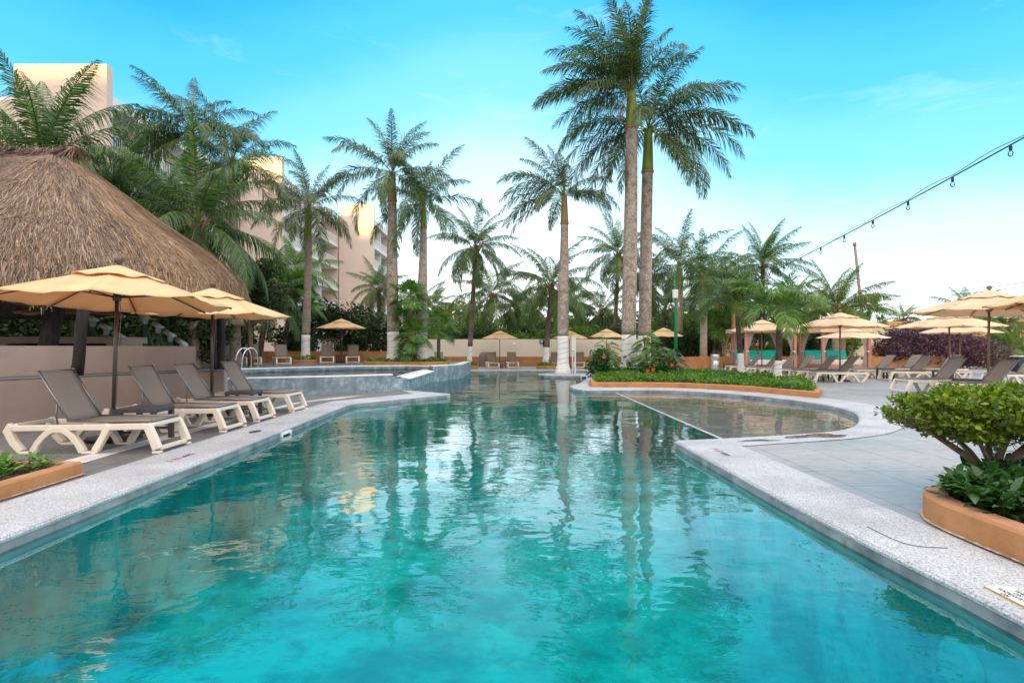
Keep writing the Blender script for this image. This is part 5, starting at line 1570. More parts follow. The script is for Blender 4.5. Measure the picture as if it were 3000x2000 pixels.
adonB = crown_mesh('christmas_crown', 22, auto_specs(22, 16, 1.95, 82, 14, 46, 88), M['coco_leaf'], M['rachis'], wind=(-.04, 0, 0), **ADON)

palm('royal_palm', gx(1842, 26), 26.0, .1, (.13, 0, 12.85), (.335, .25), M['royal_trunk'], crownA, 'tallest royal palm with its crown cut by the top edge, in the island planter', G_P, 1.65, 1.75, wraps=7, bulge=.02)
bpy.context.scene.objects['royal_palm'].children
palm('royal_palm', gx(1886, 27), 27.0, .1, (.22, 0, 11.5), (.32, .24), M['royal_trunk'], crownB, 'giant royal palm with wide arching fronds, right neighbour of the tallest palm', G_P, 2.0, 1.75, wraps=5)
palm('royal_palm', gx(1648, 27.3), 27.0, .012, (.06, 0, 8.45), (.27, .16), M['royal_trunk'], crownC, 'royal palm on the small white pool island with wire around its white base', G_P, 1.3, 1.8, wraps=8, shaftm='shaft_brown', bulge=.03)
palm('royal_palm', gx(895, 30), 30.0, ZU, (.18, 0, 8.2), (.23, .15), M['grey_trunk'], crownD, 'slim royal palm in the round planter between loungers of the upper terrace', G_P, 1.55, 1.5, scale=.92, wraps=4)
palm('royal_palm', gx(1152, 28), 28.0, ZU, (-.05, 0, 9.4), (.30, .19), M['royal_trunk'], crownE, 'taller left palm of the twin royal palms at the end of the raised pool', G_P, 1.35, 1.6, wraps=6, shaftm='shaft_brown', bulge=.03)
palm('royal_palm', gx(1236, 28.3), 28.3, ZU, (.08, 0, 8.0), (.31, .13), M['royal_trunk'], crownF, 'shorter right palm of the twin royal palms at the end of the raised pool', G_P, 1.2, 1.6, wraps=6, rz=60, bulge=.02)
palm('royal_palm', gx(1988, 41), 41.0, 0, (.05, 0, 7.1), (.33, .26), M['pale_trunk'], crownE, 'stout royal palm with bushy crown standing behind the slim green pole', G_P, 1.5, 0, rz=130, scale=1.2)
palm('royal_palm', gx(2062, 35.8), 35.8, 0, (-.05, 0, 5.5), (.24, .20), M['pale_trunk'], crownF, 'royal palm with pale evenly ringed trunk beside the steel bin', G_P, 1.3, 0, rz=200, shaftm='shaft_brown', scale=1.15)
palm('royal_palm', gx(690, 27), 27.0, ZU, (-.15, 0, 9.6), (.26, .17), M['grey_trunk'], crownE, 'royal palm rising behind the right tip of the thatched roof', G_P, 1.6, 0, rz=75, shaftm='shaft_brown', scale=1.02)
palm('royal_palm', gx(640, 25), 25.0, ZU, (-1.2, 0, 10.3), (.25, .17), M['grey_trunk'], crownC, 'royal palm behind the thatched roof whose fronds reach up to the left', G_P, 1.5, 0, scale=1.05, rz=-8)

palm('coconut_palm', gx(1373, 34), 34.3, .1, (.42, 0, 7.2), (.15, .13), M['coco_trunk'], cocoA, 'slender coconut palm with thin white foot right of the twin royals', G_C, None, 1.25, wraps=3)
palm('coconut_palm', gx(1599, 34), 34.3, .1, (.38, 0, 4.9), (.18, .15), M['coco_trunk'], cocoB, 'coconut palm with white foot in front of the maroon wall sign', G_C, None, 1.2, wraps=3, rz=40)
palm('coconut_palm', gx(1428, 45), 45.0, 0, (.4, 0, 5.4), (.17, .14), M['coco_trunk'], cocoB, 'coconut palm with drooping fronds behind the cream wall at the first wall umbrella', G_C, None, 0, rz=100, scale=1.12)
palm('coconut_palm', gx(1510, 48), 48.0, 0, (.2, 0, 4.6), (.16, .13), M['coco_trunk'], cocoA, 'low coconut palm hanging over the cream wall near the wall camera', G_C, None, 0, rz=200, scale=1.05)
palm('coconut_palm', gx(2235, 46), 46.0, 0, (0, 0, 7.9), (.20, .16), M['coco_trunk'], cocoW, 'windswept coconut palm towering behind the small palms of the right deck', G_C, None, 0, scale=1.12)
palm('coconut_palm', gx(2447, 36.5), 36.5, 0, (.15, 0, 3.7), (.26, .20), M['pale_trunk'], cocoL, 'yellow green coconut palm with ringed trunk behind the second curtained daybed', G_C, None, 0)
palm('coconut_palm', gx(110, 21), 21.0, ZU, (.2, 0, 7.6), (.2, .16), M['coco_trunk'], cocoC, 'large coconut palm with tall upright fronds behind the left of the thatched roof', G_C, None, 1.5, scale=1.05)
palm('coconut_palm', gx(567, 22), 22.0, ZU, (.15, 0, 5.6), (.21, .17), M['coco_trunk'], cocoD, 'large coconut palm with orange leaf bases behind the middle of the thatched roof', G_C, None, 0, scale=.98, rz=15)
palm('coconut_palm', gx(330, 23), 23.0, ZU, (0, 0, 5.9), (.2, .16), M['dark_trunk'], cocoC, 'dark coconut palm between the two larger ones behind the thatched roof', G_C, None, 1.5, rz=140, scale=.9)
palm('coconut_palm', gx(20, 24), 24.0, ZU, (-1.0, 0, 6.5), (.2, .16), M['dark_trunk'], cocoD, 'coconut palm at the far left edge behind the thatched roof', G_C, None, 0, rz=250, scale=.9)
palm('coconut_palm', gx(862, 36.5), 36.5, ZU, (.1, 0, 5.7), (.15, .12), M['coco_trunk'], cocoY, 'young coconut palm with bright fronds against the hotel balconies', G_C, None, 0)
palm('coconut_palm', gx(1110, 40), 40.0, 0, (0, 0, 5.4), (.15, .12), M['coco_trunk'], cocoA, 'coconut palm leaning over the dark hedge in front of the hotel', G_C, None, 0, rz=90, scale=.8)
G_S = 'small palms of the right deck'
palm('christmas_palm', gx(2171, 22), 22.0, .1, (-.12, 0, 2.75), (.115, .085), M['dark_trunk'], adonB, 'small white footed palm in the island planter, farther of the two', G_S, .35, .95, shaftm='shaft_brown', scale=1.0)
palm('christmas_palm', gx(2277, 19.5), 19.5, .1, (.12, 0, 2.35), (.115, .095), M['dark_trunk'], adonA, 'small white footed palm at the tip of the island planter, nearer of the two', G_S, .52, .72, wraps=5)
palm('christmas_palm', gx(2150, 36), 36.0, 0, (0, 0, 4.4), (.15, .12), M['bark_red'], adonB, 'bushy palm behind the terracotta wall between the bin and the first daybed', G_S, .5, 0, shaftm='shaft_brown', rz=90, scale=1.2)
palm('christmas_palm', gx(2330, 40), 40.0, 0, (0, 0, 3.6), (.14, .12), M['dark_trunk'], adonB, 'palm with drooping fronds between the two curtained daybeds', G_S, .4, 0, rz=30, scale=1.15)
palm('christmas_palm', gx(2232, 38), 38.0, 0, (0, 0, 4.2), (.19, .17), M['dark_trunk'], adonA, 'thick trunked palm standing behind the first curtained daybed', G_S, None, 0, rz=200, scale=1.15)
palm('coconut_palm', gx(2840, 40), 40.0, 0, (0, 0, 3.5), (.18, .15), M['coco_trunk'], cocoY, 'palm whose frond tips show above the large right umbrella', G_C, None, 0, scale=.9, rz=20)
palm('coconut_palm', gx(2960, 37), 37.0, 0, (0, 0, 1.2), (.18, .15), M['coco_trunk'], cocoY, 'low bright palm at the right edge in front of the ochre house', G_C, None, 0, scale=.75, rz=120)
palm('coconut_palm', gx(2930, 39), 39.0, 0, (.4, 0, 2.6), (.18, .15), M['coco_trunk'], cocoB, 'dark green palm right of the purple bush', G_C, None, 0, scale=.75, rz=310)
rgp = random.Random(21)
for k, (u, Y, hz, sc, cr, rz, lab) in enumerate((
        (1280, 60, 5.5, 1.1, cocoB, 30, 'far coconut palm over the dark trees right of the twin royals'),
        (1370, 66, 5.0, 1.0, cocoA, 80, 'far coconut palm behind the slender coconut trunk'),
        (1690, 58, 4.6, .9, cocoA, 10, 'far coconut palm framed right of the island palm trunk'),
        (1660, 50, 5.2, 1.0, cocoB, 220, 'coconut palm behind the cream wall directly behind the island palm'),
        (1770, 52, 4.4, 1.1, cocoB, 60, 'coconut palm behind the cream wall left of the two giant palms'),
        (1800, 47, 9.0, 1.2, cocoA, 300, 'coconut palm with high wide crown partly behind the tallest palm trunk'),
        (1940, 50, 4.6, 1.0, cocoA, 140, 'coconut palm low behind the umbrella right of the giant palms'),
        (1560, 56, 5.2, 1.0, cocoB, 250, 'far coconut palm behind the coconut with the maroon sign'),
        (1895, 46, 6.8, 1.0, cocoB, 33, 'coconut palm between the giant trunks and the stout bushy palm'),
        (2105, 44, 6.2, 1.0, cocoY, 75, 'bright palm above the bin, left of the windswept one'),
        (2180, 50, 5.0, 1.1, cocoY, 160, 'bright palm behind the first curtained daybed roof'),
        (2320, 47, 4.6, 1.0, cocoA, 15, 'coconut palm over the gap between the curtained daybeds'),
        (2480, 50, 3.4, .9, cocoY, 215, 'low bright palm behind the second curtained daybed'),
        (2010, 58, 5.0, 1.1, cocoA, 190, 'far coconut palm right of the slim green pole'),
        (1215, 46, 4.6, .9, cocoA, 150, 'coconut palm in the dark trees between the twin royals and cream wall'),
        (2110, 48, 6.5, .9, cocoB, 45, 'coconut palm behind the steel bin with its crown over the bulb string'),
        (2400, 52, 4.6, .8, cocoW, 0, 'far windswept palm above the second curtained daybed'),
        (2660, 58, 4.2, .7, cocoY, 70, 'far palm tops above the purple bush'),
        (250, 30, 4.6, .9, cocoD, 20, 'coconut palm filling the gap behind the thatched roof near the hotel gable'),
        (470, 28, 8.0, .95, cocoC, 80, 'coconut palm with raised fronds behind the thatched ridge line'),
        (760, 33, 4.2, .8, cocoD, 190, 'coconut palm in the dark greenery behind the upper terrace wall'))):
    palm('coconut_palm', gx(u, Y), Y, 0, (rgp.uniform(-.5, .5), 0, hz), (.18, .14), M['coco_trunk'], cr, lab, 'coconut palms in the background', None, 0, rz=rz, scale=sc)

dead = crown_mesh('dead_frond', 51, [(188, -38, 34, 2.1), (215, -50, 24, 1.7)], M['dead_leaf'], M['rachis_brown'], n=70, ll=.30, lw=.03, plume=.5, hang=.9, vee=0, p=1.2, start=.1)
dead2 = crown_mesh('dead_frond', 52, [(20, -52, 26, 1.9), (140, -60, 20, 1.6), (255, -50, 26, 1.8)], M['dead_leaf'], M['rachis_brown'], n=56, ll=.22, lw=.03, plume=.3, hang=1.2, vee=0, p=1.2, start=.15)
for o in [q for q in COL.objects if q.name.startswith(('royal_palm', 'coconut_palm'))]:
    cr = [c for c in o.children if c.name.startswith('crown') and not c.name.startswith('crownshaft')][0]
    if o.name == 'royal_palm':
        dd_ = link('dead_frond', dead, o)
    elif o.name.startswith('coconut') and o.location.y < 47 and (int(o.location.x * 10) % 3):
        dd_ = link('dead_frond', dead2, o); dd_.rotation_euler = (0, 0, o.location.x * 2.3); dd_.scale = cr.scale
    else:
        continue
    dd_.location = cr.location
# fan palms
fan1 = fan_mesh('fan_crown', 31, 15, .75, .62, M['fan_leaf'])
fan2 = fan_mesh('fan_crown', 32, 18, .95, .62, M['fan_leaf'], 85, -30)


def fanpalm(x, y, z0, h, crown, sc, rz, lab, r=.09, lean=.0, skirt=True):
    t = thing('fan_palm', (x, y, z0), 0, lab, 'palm tree', 'fan palms')
    b = MB(); b.tube([(0, 0, -.05), (lean * .4, 0, h * .5), (lean, 0, h)], [r * 1.1, r, r * .9], 10); b.build('trunk', M['coco_trunk'], t)
    c = link('crown', crown, t); c.location = (lean, 0, h); c.scale = (sc,) * 3; c.rotation_euler = (0, 0, R(rz))


fanpalm(gx(1200, 27.2), 27.2, ZU, 3.0, fan1, 1.05, 0, 'bright fan palm rising between the twin royal palms', .12)
fanpalm(gx(1215, 26.9), 26.9, ZU, 1.25, fan2, .78, 80, 'low fan palm at the foot of the twin royal palms')
fanpalm(gx(1190, 27.0), 27.0, ZU, .5, fan1, .6, 200, 'smallest fan palm in front of the twin royal palms')
fanpalm(gx(1285, 28.8), 28.8, ZU, 1.7, fan2, .85, 150, 'fan palm on the right of the twin royal palms')
fanpalm(gx(825, 33.6), 33.6, 0, 4.6, fan1, 1.3, 40, 'fan palm with leaning trunk before the hotel, left of the slim royal', .13, .7)
fanpalm(gx(845, 34.4), 34.4, 0, 3.7, fan2, 1.2, 100, 'fan palm with darker leaning trunk before the hotel', .13, .9)
fanpalm(gx(2545, 46), 46, 0, 4.2, fan1, 1.5, 10, 'ragged fan palm against the sky left of the purple bush', .14)
fanpalm(gx(2300, 37), 37, 0, 2.2, fan2, 1.2, 20, 'fan palm low between the curtained daybeds')
fanpalm(gx(2090, 37.5), 37.5, 0, 2.6, fan1, 1.2, 70, 'fan palm behind the steel litter bin', .14)

# ------------------------------------------------------------------ hedges and trees of the background
def tree(name, x, y, h, blobs, n, size, m, lab, seed, bark='bark', r=.14, cat='tree', group='broadleaf trees'):
    t = thing(name, (x, y, 0), 0, lab, cat, group)
    rg = random.Random(seed)
    b = MB(); b.tube([(0, 0, -.05), (rg.uniform(-.15, .15), 0, h * .4), (rg.uniform(-.2, .2), 0, h * .75)], [r, r * .8, r * .5], 9); tk = b.build('trunk', M[bark], t)
    for q in blobs:
        b = MB(); b.tube([(0, 0, h * rg.uniform(.3, .5)), (q[0] * .5, q[1] * .5, q[2] * .78), (q[0], q[1], q[2] + q[5] * .2)], [r * .55, r * .35, r * .12], 6); b.build('limb', M[bark], t)
    foliage('crown', seed, blobs, n, size, m, t, lump=.3)
    return t


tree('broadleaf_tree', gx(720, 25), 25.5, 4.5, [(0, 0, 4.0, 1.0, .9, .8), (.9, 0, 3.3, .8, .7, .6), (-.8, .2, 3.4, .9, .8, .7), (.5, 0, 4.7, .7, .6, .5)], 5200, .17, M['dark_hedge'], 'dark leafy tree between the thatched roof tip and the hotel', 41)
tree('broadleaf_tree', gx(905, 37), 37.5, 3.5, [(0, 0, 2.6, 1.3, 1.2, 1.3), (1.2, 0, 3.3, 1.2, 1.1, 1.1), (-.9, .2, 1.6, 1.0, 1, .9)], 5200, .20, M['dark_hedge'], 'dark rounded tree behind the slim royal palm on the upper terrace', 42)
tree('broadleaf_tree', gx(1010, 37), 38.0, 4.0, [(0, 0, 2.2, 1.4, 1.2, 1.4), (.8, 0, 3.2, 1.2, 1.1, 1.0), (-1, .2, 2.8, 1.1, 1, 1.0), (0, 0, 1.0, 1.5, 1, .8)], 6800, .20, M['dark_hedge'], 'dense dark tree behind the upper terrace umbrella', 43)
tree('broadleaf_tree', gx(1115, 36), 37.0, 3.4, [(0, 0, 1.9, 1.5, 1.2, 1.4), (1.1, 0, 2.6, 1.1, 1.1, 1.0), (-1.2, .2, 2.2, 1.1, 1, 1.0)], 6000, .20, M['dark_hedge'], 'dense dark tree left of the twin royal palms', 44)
tree('broadleaf_tree', gx(760, 30), 34.3, 3.0, [(0, 0, 1.7, 1.2, 1.0, .9), (.9, 0, 1.0, .9, .8, .7)], 3000, .18, M['dark_hedge'], 'low dark tree behind the ladder loungers', 45)
tree('broadleaf_tree', gx(1290, 44), 44.0, 4.0, [(0, 0, 2.4, 1.6, 1.2, 1.2), (1.6, 0, 2.0, 1.4, 1.2, 1.0), (-1.5, 0, 2.2, 1.4, 1.2, 1.1)], 6000, .22, M['mid_hedge'], 'round green tree over the left end of the cream wall', 46)
tree('broadleaf_tree', gx(1345, 75), 75.0, 7.0, [(0, 0, 5.6, 2.4, 2, 1.6), (2.2, 0, 5.0, 1.6, 1.5, 1.2)], 2600, .40, M['yellow_hedge'], 'distant tree above the cream wall, sunlight painted into its golden leaves', 47)  # golden leaf colour stands in for low sunlight on the crown
for k, (u, Y, w_, hh, m, lab) in enumerate((
        (1400, 42.5, 3.0, 2.5, 'dark_hedge', 'dark tree behind the cream wall left of the first wall umbrella'),
        (1490, 42.0, 2.6, 2.2, 'mid_hedge', 'green tree behind the cream wall above the wall camera'),
        (1560, 43.5, 2.6, 2.9, 'dark_hedge', 'dark tree behind the cream wall above the teal sign'),
        (1625, 42.0, 2.4, 2.5, 'mid_hedge', 'bright leafed tree behind the cream wall at the island palm'),
        (1710, 42.5, 2.6, 2.6, 'mid_hedge', 'bright leafed tree behind the cream wall between two umbrellas'),
        (1790, 43.0, 2.8, 2.8, 'dark_hedge', 'dark tree behind the cream wall at the tallest palm'),
        (1870, 43.0, 2.8, 2.9, 'mid_hedge', 'green tree behind the two giant palm trunks'))):
    tree('broadleaf_tree', gx(u, Y), Y, hh, [(0, 0, hh * .62, w_ * .55, 1.0, hh * .42), (w_ * .35, 0, hh * .8, w_ * .3, .8, hh * .28), (-w_ * .35, 0, hh * .75, w_ * .32, .8, hh * .3)], 4600, .19, M[m], lab, 60 + k)
for k, (u, Y, w_, hh, m, lab) in enumerate((
        (1330, 54, 5.5, 3.8, 'mid_hedge', 'broad soft green tree far behind the left end of the cream wall'),
        (1460, 55, 5.5, 4.0, 'mid_hedge', 'broad soft green tree far behind the first wall umbrella'),
        (1585, 54, 5.5, 4.2, 'mid_hedge', 'broad soft green tree far behind the coconut with the maroon sign'),
        (1715, 55, 5.5, 4.0, 'mid_hedge', 'broad soft green tree far behind the white shower post'),
        (1850, 54, 5.5, 4.4, 'mid_hedge', 'broad soft green tree far behind the tallest palm'),
        (1960, 55, 5.5, 4.6, 'mid_hedge', 'broad soft green tree far behind the slim green pole'),
        (2080, 54, 5.5, 4.8, 'mid_hedge', 'broad soft green tree far behind the steel bin'),
        (2200, 55, 5.5, 4.2, 'mid_hedge', 'broad soft green tree far behind the first curtained daybed'),
        (2350, 62, 5.5, 4.0, 'mid_hedge', 'broad soft green tree far behind the second curtained daybed'))):
    tree('broadleaf_tree', gx(u, Y), Y, hh, [(0, 0, hh * .55, w_ * .55, 1.5, hh * .45), (w_ * .3, 0, hh * .78, w_ * .3, 1.2, hh * .3), (-w_ * .32, 0, hh * .75, w_ * .3, 1.2, hh * .32)], 5200, .26, M[m], lab, 160 + k)
for k, (u, Y, w_, hh, lab) in enumerate(((1935, 37.6, 2.6, 2.4, 'dark hedge shrub behind the umbrella right of the giant palms'), (1995, 37.4, 2.4, 2.2, 'dark hedge shrub behind the slim green pole'), (2045, 38.0, 2.2, 2.2, 'dark hedge shrub left of the pale ringed palm'))):
    bush('hedge_shrub', (gx(u, Y), Y, 0), [(0, 0, hh * .5, w_ * .55, .8, hh * .5), (w_ * .3, 0, hh * .7, w_ * .35, .7, hh * .3)], 5200, .15, M['dark_hedge'], lab, 'shrub', 'dark hedge shrubs', 70 + k)
for k, (u, Y, w_, hh, m, lab) in enumerate(((2105, 40, 2.6, 4.2, 'mid_hedge', 'tall leafy tree with pale trunks behind the steel bin'), (2185, 42, 2.6, 3.6, 'dark_hedge', 'dark tree behind the first curtained daybed'), (2290, 43, 2.6, 3.2, 'mid_hedge', 'green tree between the two curtained daybeds'), (2390, 42, 2.2, 2.6, 'dark_hedge', 'dark shrubby tree left of the second curtained daybed'), (2470, 44, 2.4, 2.4, 'mid_hedge', 'green shrubby tree behind the second curtained daybed'))):
    tree('broadleaf_tree', gx(u, Y), Y, hh, [(0, 0, hh * .55, w_ * .45, 1.0, hh * .38), (w_ * .3, 0, hh * .8, w_ * .35, .8, hh * .25), (-w_ * .35, 0, hh * .7, w_ * .35, .8, hh * .28)], 4600, .17, M[m], lab, 80 + k, bark='bark_red')
for k, (u, Y, hh, w_, lab) in enumerate(((60, 20, 2.6, 3.0, 'dark leafy shrub at the far left under the thatched roof'), (220, 22, 2.8, 3.2, 'dark leafy shrub behind the bar counter'), (390, 21.5, 2.6, 3.0, 'dark leafy shrub behind the pipe railing'), (520, 22.5, 2.8, 3.0, 'dark leafy shrub below the right of the thatched roof'), (640, 30, 2.4, 3.0, 'dark leafy shrub behind the ladder'), (130, 26, 4.2, 4.5, 'tall dark shrub deep behind the bar'), (430, 26, 4.2, 4.5, 'tall dark shrub deep behind the railing'))):
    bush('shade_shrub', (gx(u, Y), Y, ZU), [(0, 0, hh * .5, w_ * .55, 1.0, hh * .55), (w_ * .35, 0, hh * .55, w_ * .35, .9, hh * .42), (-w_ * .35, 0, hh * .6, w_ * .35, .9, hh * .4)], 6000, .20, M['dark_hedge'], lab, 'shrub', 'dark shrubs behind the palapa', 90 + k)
# pale bare trunks by the bin
for k, (u, Y, h, ln, lab) in enumerate(((2128, 37, 3.2, .9, 'bent pale bare trunk rising behind the terracotta wall by the bin'), (2150, 37.6, 2.8, .6, 'straighter pale bare trunk beside the bent one'))):
    t = thing('bare_tree', (gx(u, Y), Y, 0), 0, lab, 'tree', 'bare trunks by the bin')
    b = MB(); b.tube([(0, 0, -.05), (-.15, 0, h * .3), (ln * .1, 0, h * .6), (ln, 0, h)], [.11, .09, .075, .05], 8); b.build('trunk', M['bark_red'], t)
    for j in range(5):
        f = .4 + .12 * j; s = 1 if j % 2 else -1; p0 = Vector((-.1 + ln * f * .6, 0, h * f))
        b = MB(); b.tube([p0, p0 + Vector((s * .35, 0, .25)), p0 + Vector((s * .7, .1, .75))], [.035, .025, .008], 5); b.build('branch', M['bark_red'], t)
# purple bush
bush('purple_bush', (gx(2775, 34), 34.5, 0), [(-2.2, 0, 1.35, 1.5, 1.3, 1.35), (-1.4, 0, 2.0, 1.2, 1.1, 1.0), (-.2, 0, 1.4, 1.6, 1.3, 1.3), (1.2, 0, 1.15, 1.5, 1.2, 1.1), (2.6, 0, .9, 1.3, 1.1, .95), (-3.0, 0, 1.2, .9, 1, .9)], 21000, .135, M['purple'], 'large purple leaved bush behind the right loungers', 'bush', None, 101, inner=.5, lump=.16)
bush('green_shrub', (gx(2612, 35), 35.0, 0), [(0, 0, .55, .5, .5, .6)], 500, .34, M['bright_leaf'], 'small bright broad leaved shrub left of the purple bush', 'shrub', None, 102, aspect=.55)
for k, (u, Y, lab) in enumerate(((2318, 36.6, 'yellow green shrub between the curtained daybeds'), (2262, 37.0, 'yellow green shrub behind the first daybed'))):
    bush('green_shrub', (gx(u, Y), Y, 0), [(0, 0, .8, .7, .6, .7)], 1300, .2, M['yellow_hedge'], lab, 'shrub', 'yellow green shrubs', 103 + k)


# ------------------------------------------------------------------ planters and their plants
def planter(name, poly, h, z0, lab, lip=.16, smooth=0, group='terracotta planters'):
    if smooth: poly = smooth_closed(poly, smooth)
    n = len(poly); area = sum(poly[i][0] * poly[(i + 1) % n][1] - poly[(i + 1) % n][0] * poly[i][1] for i in range(n))
    if area < 0: poly = poly[::-1]
    t = thing(name, (0, 0, z0), 0, lab, 'planter', group)
    inn = offset_poly(poly, lip); i2 = offset_poly(poly, .018); o2 = poly
    b = MB()
    b.wallstrip(poly, -.05, h - .02, 0, True); 
    V = [(p[0], p[1], h - .02) for p in o2] + [(p[0], p[1], h) for p in i2]
    b.add(V, [(i, (i + 1) % n, n + (i + 1) % n, n + i) for i in range(n)], 0)
    b.add([(p[0], p[1], h) for p in i2] + [(p[0], p[1], h) for p in inn], [(i, (i + 1) % n, n + (i + 1) % n, n + i) for i in range(n)], 1)
    b.wallstrip(inn[::-1], h - .15, h, 0, True)
    b.build('rim', [M['orange'], M['orange_top']], t)
    b = MB(); b.sheet([offset_poly(poly, lip * .9)], h - .035); b.build('soil', M['soil'], t)
    if 'corner' in name:
        rj = random.Random(n); ou = offset_poly(poly, -.02); b = MB()
        V = [(p[0], p[1], .016) for p in offset_poly(poly, .004)] + [(p[0] + rj.uniform(-.008, .008), p[1] + rj.uniform(-.008, .008), .0125) for p in ou]
        b.add(V, [(n + i, n + (i + 1) % n, (i + 1) % n, i) for i in range(n)]); b.build('base_joint', M['pale_joint'], t)
    return inn


def inside(poly, P):
    x, y = P[:, 0], P[:, 1]; c = np.zeros(len(P), bool); n = len(poly)
    for i in range(n):
        x1, y1 = poly[i]; x2, y2 = poly[(i + 1) % n]
        k = ((y1 > y) != (y2 > y)) & (x < (x2 - x1) * (y - y1) / (y2 - y1 + 1e-9) + x1)
        c ^= k
    return c


def cover(name, poly, z, hmax, n, size, m, lab, seed, **kw):
    rng = np.random.default_rng(seed)
    a = np.array(poly); P = rng.uniform(a.min(0), a.max(0), (n * 3, 2)); P = P[inside(poly, P)][:n]
    hz = hmax * (.55 + .25 * np.sin(P[:, 0] * 3.1 + seed) * np.sin(P[:, 1] * 2.7) + .2 * np.sin(P[:, 0] * 8 + P[:, 1] * 6))
    zz = z + np.clip(hz, .03, None) * rng.uniform(0, 1, len(P)) ** .45
    V, Q = leaf_cloud(rng, np.column_stack([P, zz]), size, **kw)
    o = link(name, np_mesh(name, V, Q, [m])); tag(o, lab, kind='stuff'); return o


isl_p = [(2.54, 18.15), (4.34, 18.15), (5.38, 17.95), (6.73, 16.5), (7.66, 14.2), (8.5, 15.6), (9.5, 18.2), (9.65, 20.2), (9.2, 23.3), (7.6, 26.5), (6.8, 28.4), (5.3, 28.4), (4.7, 26.6), (3.6, 24.0), (2.75, 20.2)]
inn = planter('island_planter', isl_p, .15, .012, 'long low terracotta kerb planter holding the two giant palms')
cover('ground_cover', inn, .12, .28, 42000, .095, M['cover'], 'dense bright green ground cover', 1)
b = MB()
rf = [(3.02, .9), (3.0, 2.3), (2.99, 3.6), (2.995, 4.05), (3.12, 4.36), (3.42, 4.55), (3.85, 4.95), (4.6, 5.35), (5.6, 5.5), (5.8, 2.0), (5.2, .9)]
inn2 = planter('corner_planter', rf, .19, .0, 'rounded terracotta planter beneath the clipped bush at the right', .15, 2)
lf = [(-4.27, 5.66), (-4.22, 4.6), (-4.18, 2.5), (-5.6, 2.5), (-5.7, 5.66)]
inn3 = planter('corner_planter', lf, .14, .004, 'terracotta planter with low green plants at the left edge', .10)
for (cx, cy, z0, r1, r2, lab) in ((gx(895, 30), 29.9, ZU, .78, .62, 'round terracotta planter around the slim royal palm of the upper terrace'), (gx(1374, 34.2), 34.2, .0, .55, .5, 'round terracotta planter around the slender coconut palm'), (gx(1598, 34.2), 34.2, .0, .55, .5, 'round terracotta planter around the coconut palm by the maroon sign')):
    pl = [(cx + r1 * math.cos(a), cy + r2 * math.sin(a)) for a in np.linspace(0, 6.283, 28, endpoint=False)]
    i_ = planter('round_planter', pl, .20, z0, lab, .10)
    t = thing('planter_greenery', (cx, cy, z0 + .17), 0, 'low greenery in the ' + lab.split(' around ')[0] + ' around ' + lab.split(' around ')[1], 'plants', 'planter greenery')
    foliage('foliage', int(abs(cx) * 10), [(0, 0, .05, r1 * .8, r2 * .8, .26)], 900, .10, M['cover'], t, zmin=-.02)
tw = [(gx(1066, 26.6), 26.75), (gx(1200, 26.4), 26.3), (gx(1310, 26.6), 26.6), (gx(1318, 29), 29.2), (gx(1100, 29), 29.4), (gx(1060, 28), 28.2)]
inn4 = planter('island_planter', tw, .17, ZU, 'low terracotta planter at the foot of the twin royal palms', .12, 1)
cover('ground_cover', inn4, ZU + .12, .20, 3000, .13, M['cover'], 'low green plants under the twin royal palms', 2)

# big leafy plants and red flowering shrubs around the giant palms
def lobed_leaf(rng, base, d, size):
    """deeply cut leaf blade: a midrib with pairs of pointed lobes"""
    d = d / np.linalg.norm(d); side = np.cross(d, [0, 0, 1.0]); side /= np.linalg.norm(side) + 1e-6; nor = np.cross(side, d)
    V = []; Q = []
    L = size; m = 6
    for k in range(m):
        f = (k + .5) / m; p = base + d * L * f * .8 + np.array([0, 0, -.28 * L * f * f])
        for s in (-1, 1):
            ll = L * .48 * math.sin(math.pi * (.18 + .72 * f)) * rng.uniform(.85, 1.15)
            dr = side * s * .85 + d * (.25 + .5 * f) + np.array([0, 0, -.28]); dr /= np.linalg.norm(dr)
            w = np.cross(dr, nor); w /= np.linalg.norm(w) + 1e-6; hw = L * .055
            o = len(V); hw *= 1.5
            V += [p - w * hw * .9, p + w * hw * .9, p + dr * ll * .55 + w * hw, p + dr * ll * .55 - w * hw, p + dr * ll + w * .004, p + dr * ll - w * .004]
            Q += [[o, o + 1, o + 2, o + 3], [o + 3, o + 2, o + 4, o + 5]]
    p0, p1 = base, base + d * L * 1.0 + np.array([0, 0, -.32 * L]); o = len(V)
    V += [p0 - side * L * .07, p0 + side * L * .07, p1 + side * .01, p1 - side * .01]; Q += [[o, o + 1, o + 2, o + 3]]
    return V, Q


def lobed_plant(x, y, z0, h, n, size, m, lab, seed):
    rng = np.random.default_rng(seed); t = thing('lobed_plant', (x, y, z0), 0, lab, 'plant', 'large leaved plants in the island planter')
    V = []; Q = []; stems = MB()
    for i in range(n):
        a = i * 2.4 + rng.uniform(-.3, .3); zz = h * (.25 + .75 * (i + .5) / n); r = size * rng.uniform(.3, .7)
        b0 = np.array([math.cos(a) * r, math.sin(a) * r, zz]); d = np.array([math.cos(a), math.sin(a), rng.uniform(-.5, .35)])
        v, q = lobed_leaf(rng, b0, d, size * .95 * rng.uniform(.75, 1.2)); o = len(V); V += v; Q += [[j + o for j in k] for k in q]
        stems.tube([(0, 0, zz * .5), tuple(b0 * np.array([.6, .6, .95])), tuple(b0)], [.014, .010, .007], 5)
    stems.tube([(0, 0, 0), (.03, 0, h * .8)], [.04, .02], 6)
    link('foliage', np_mesh('foliage', V, Q, [m]), t); stems.build('stems', M['rachis'], t)


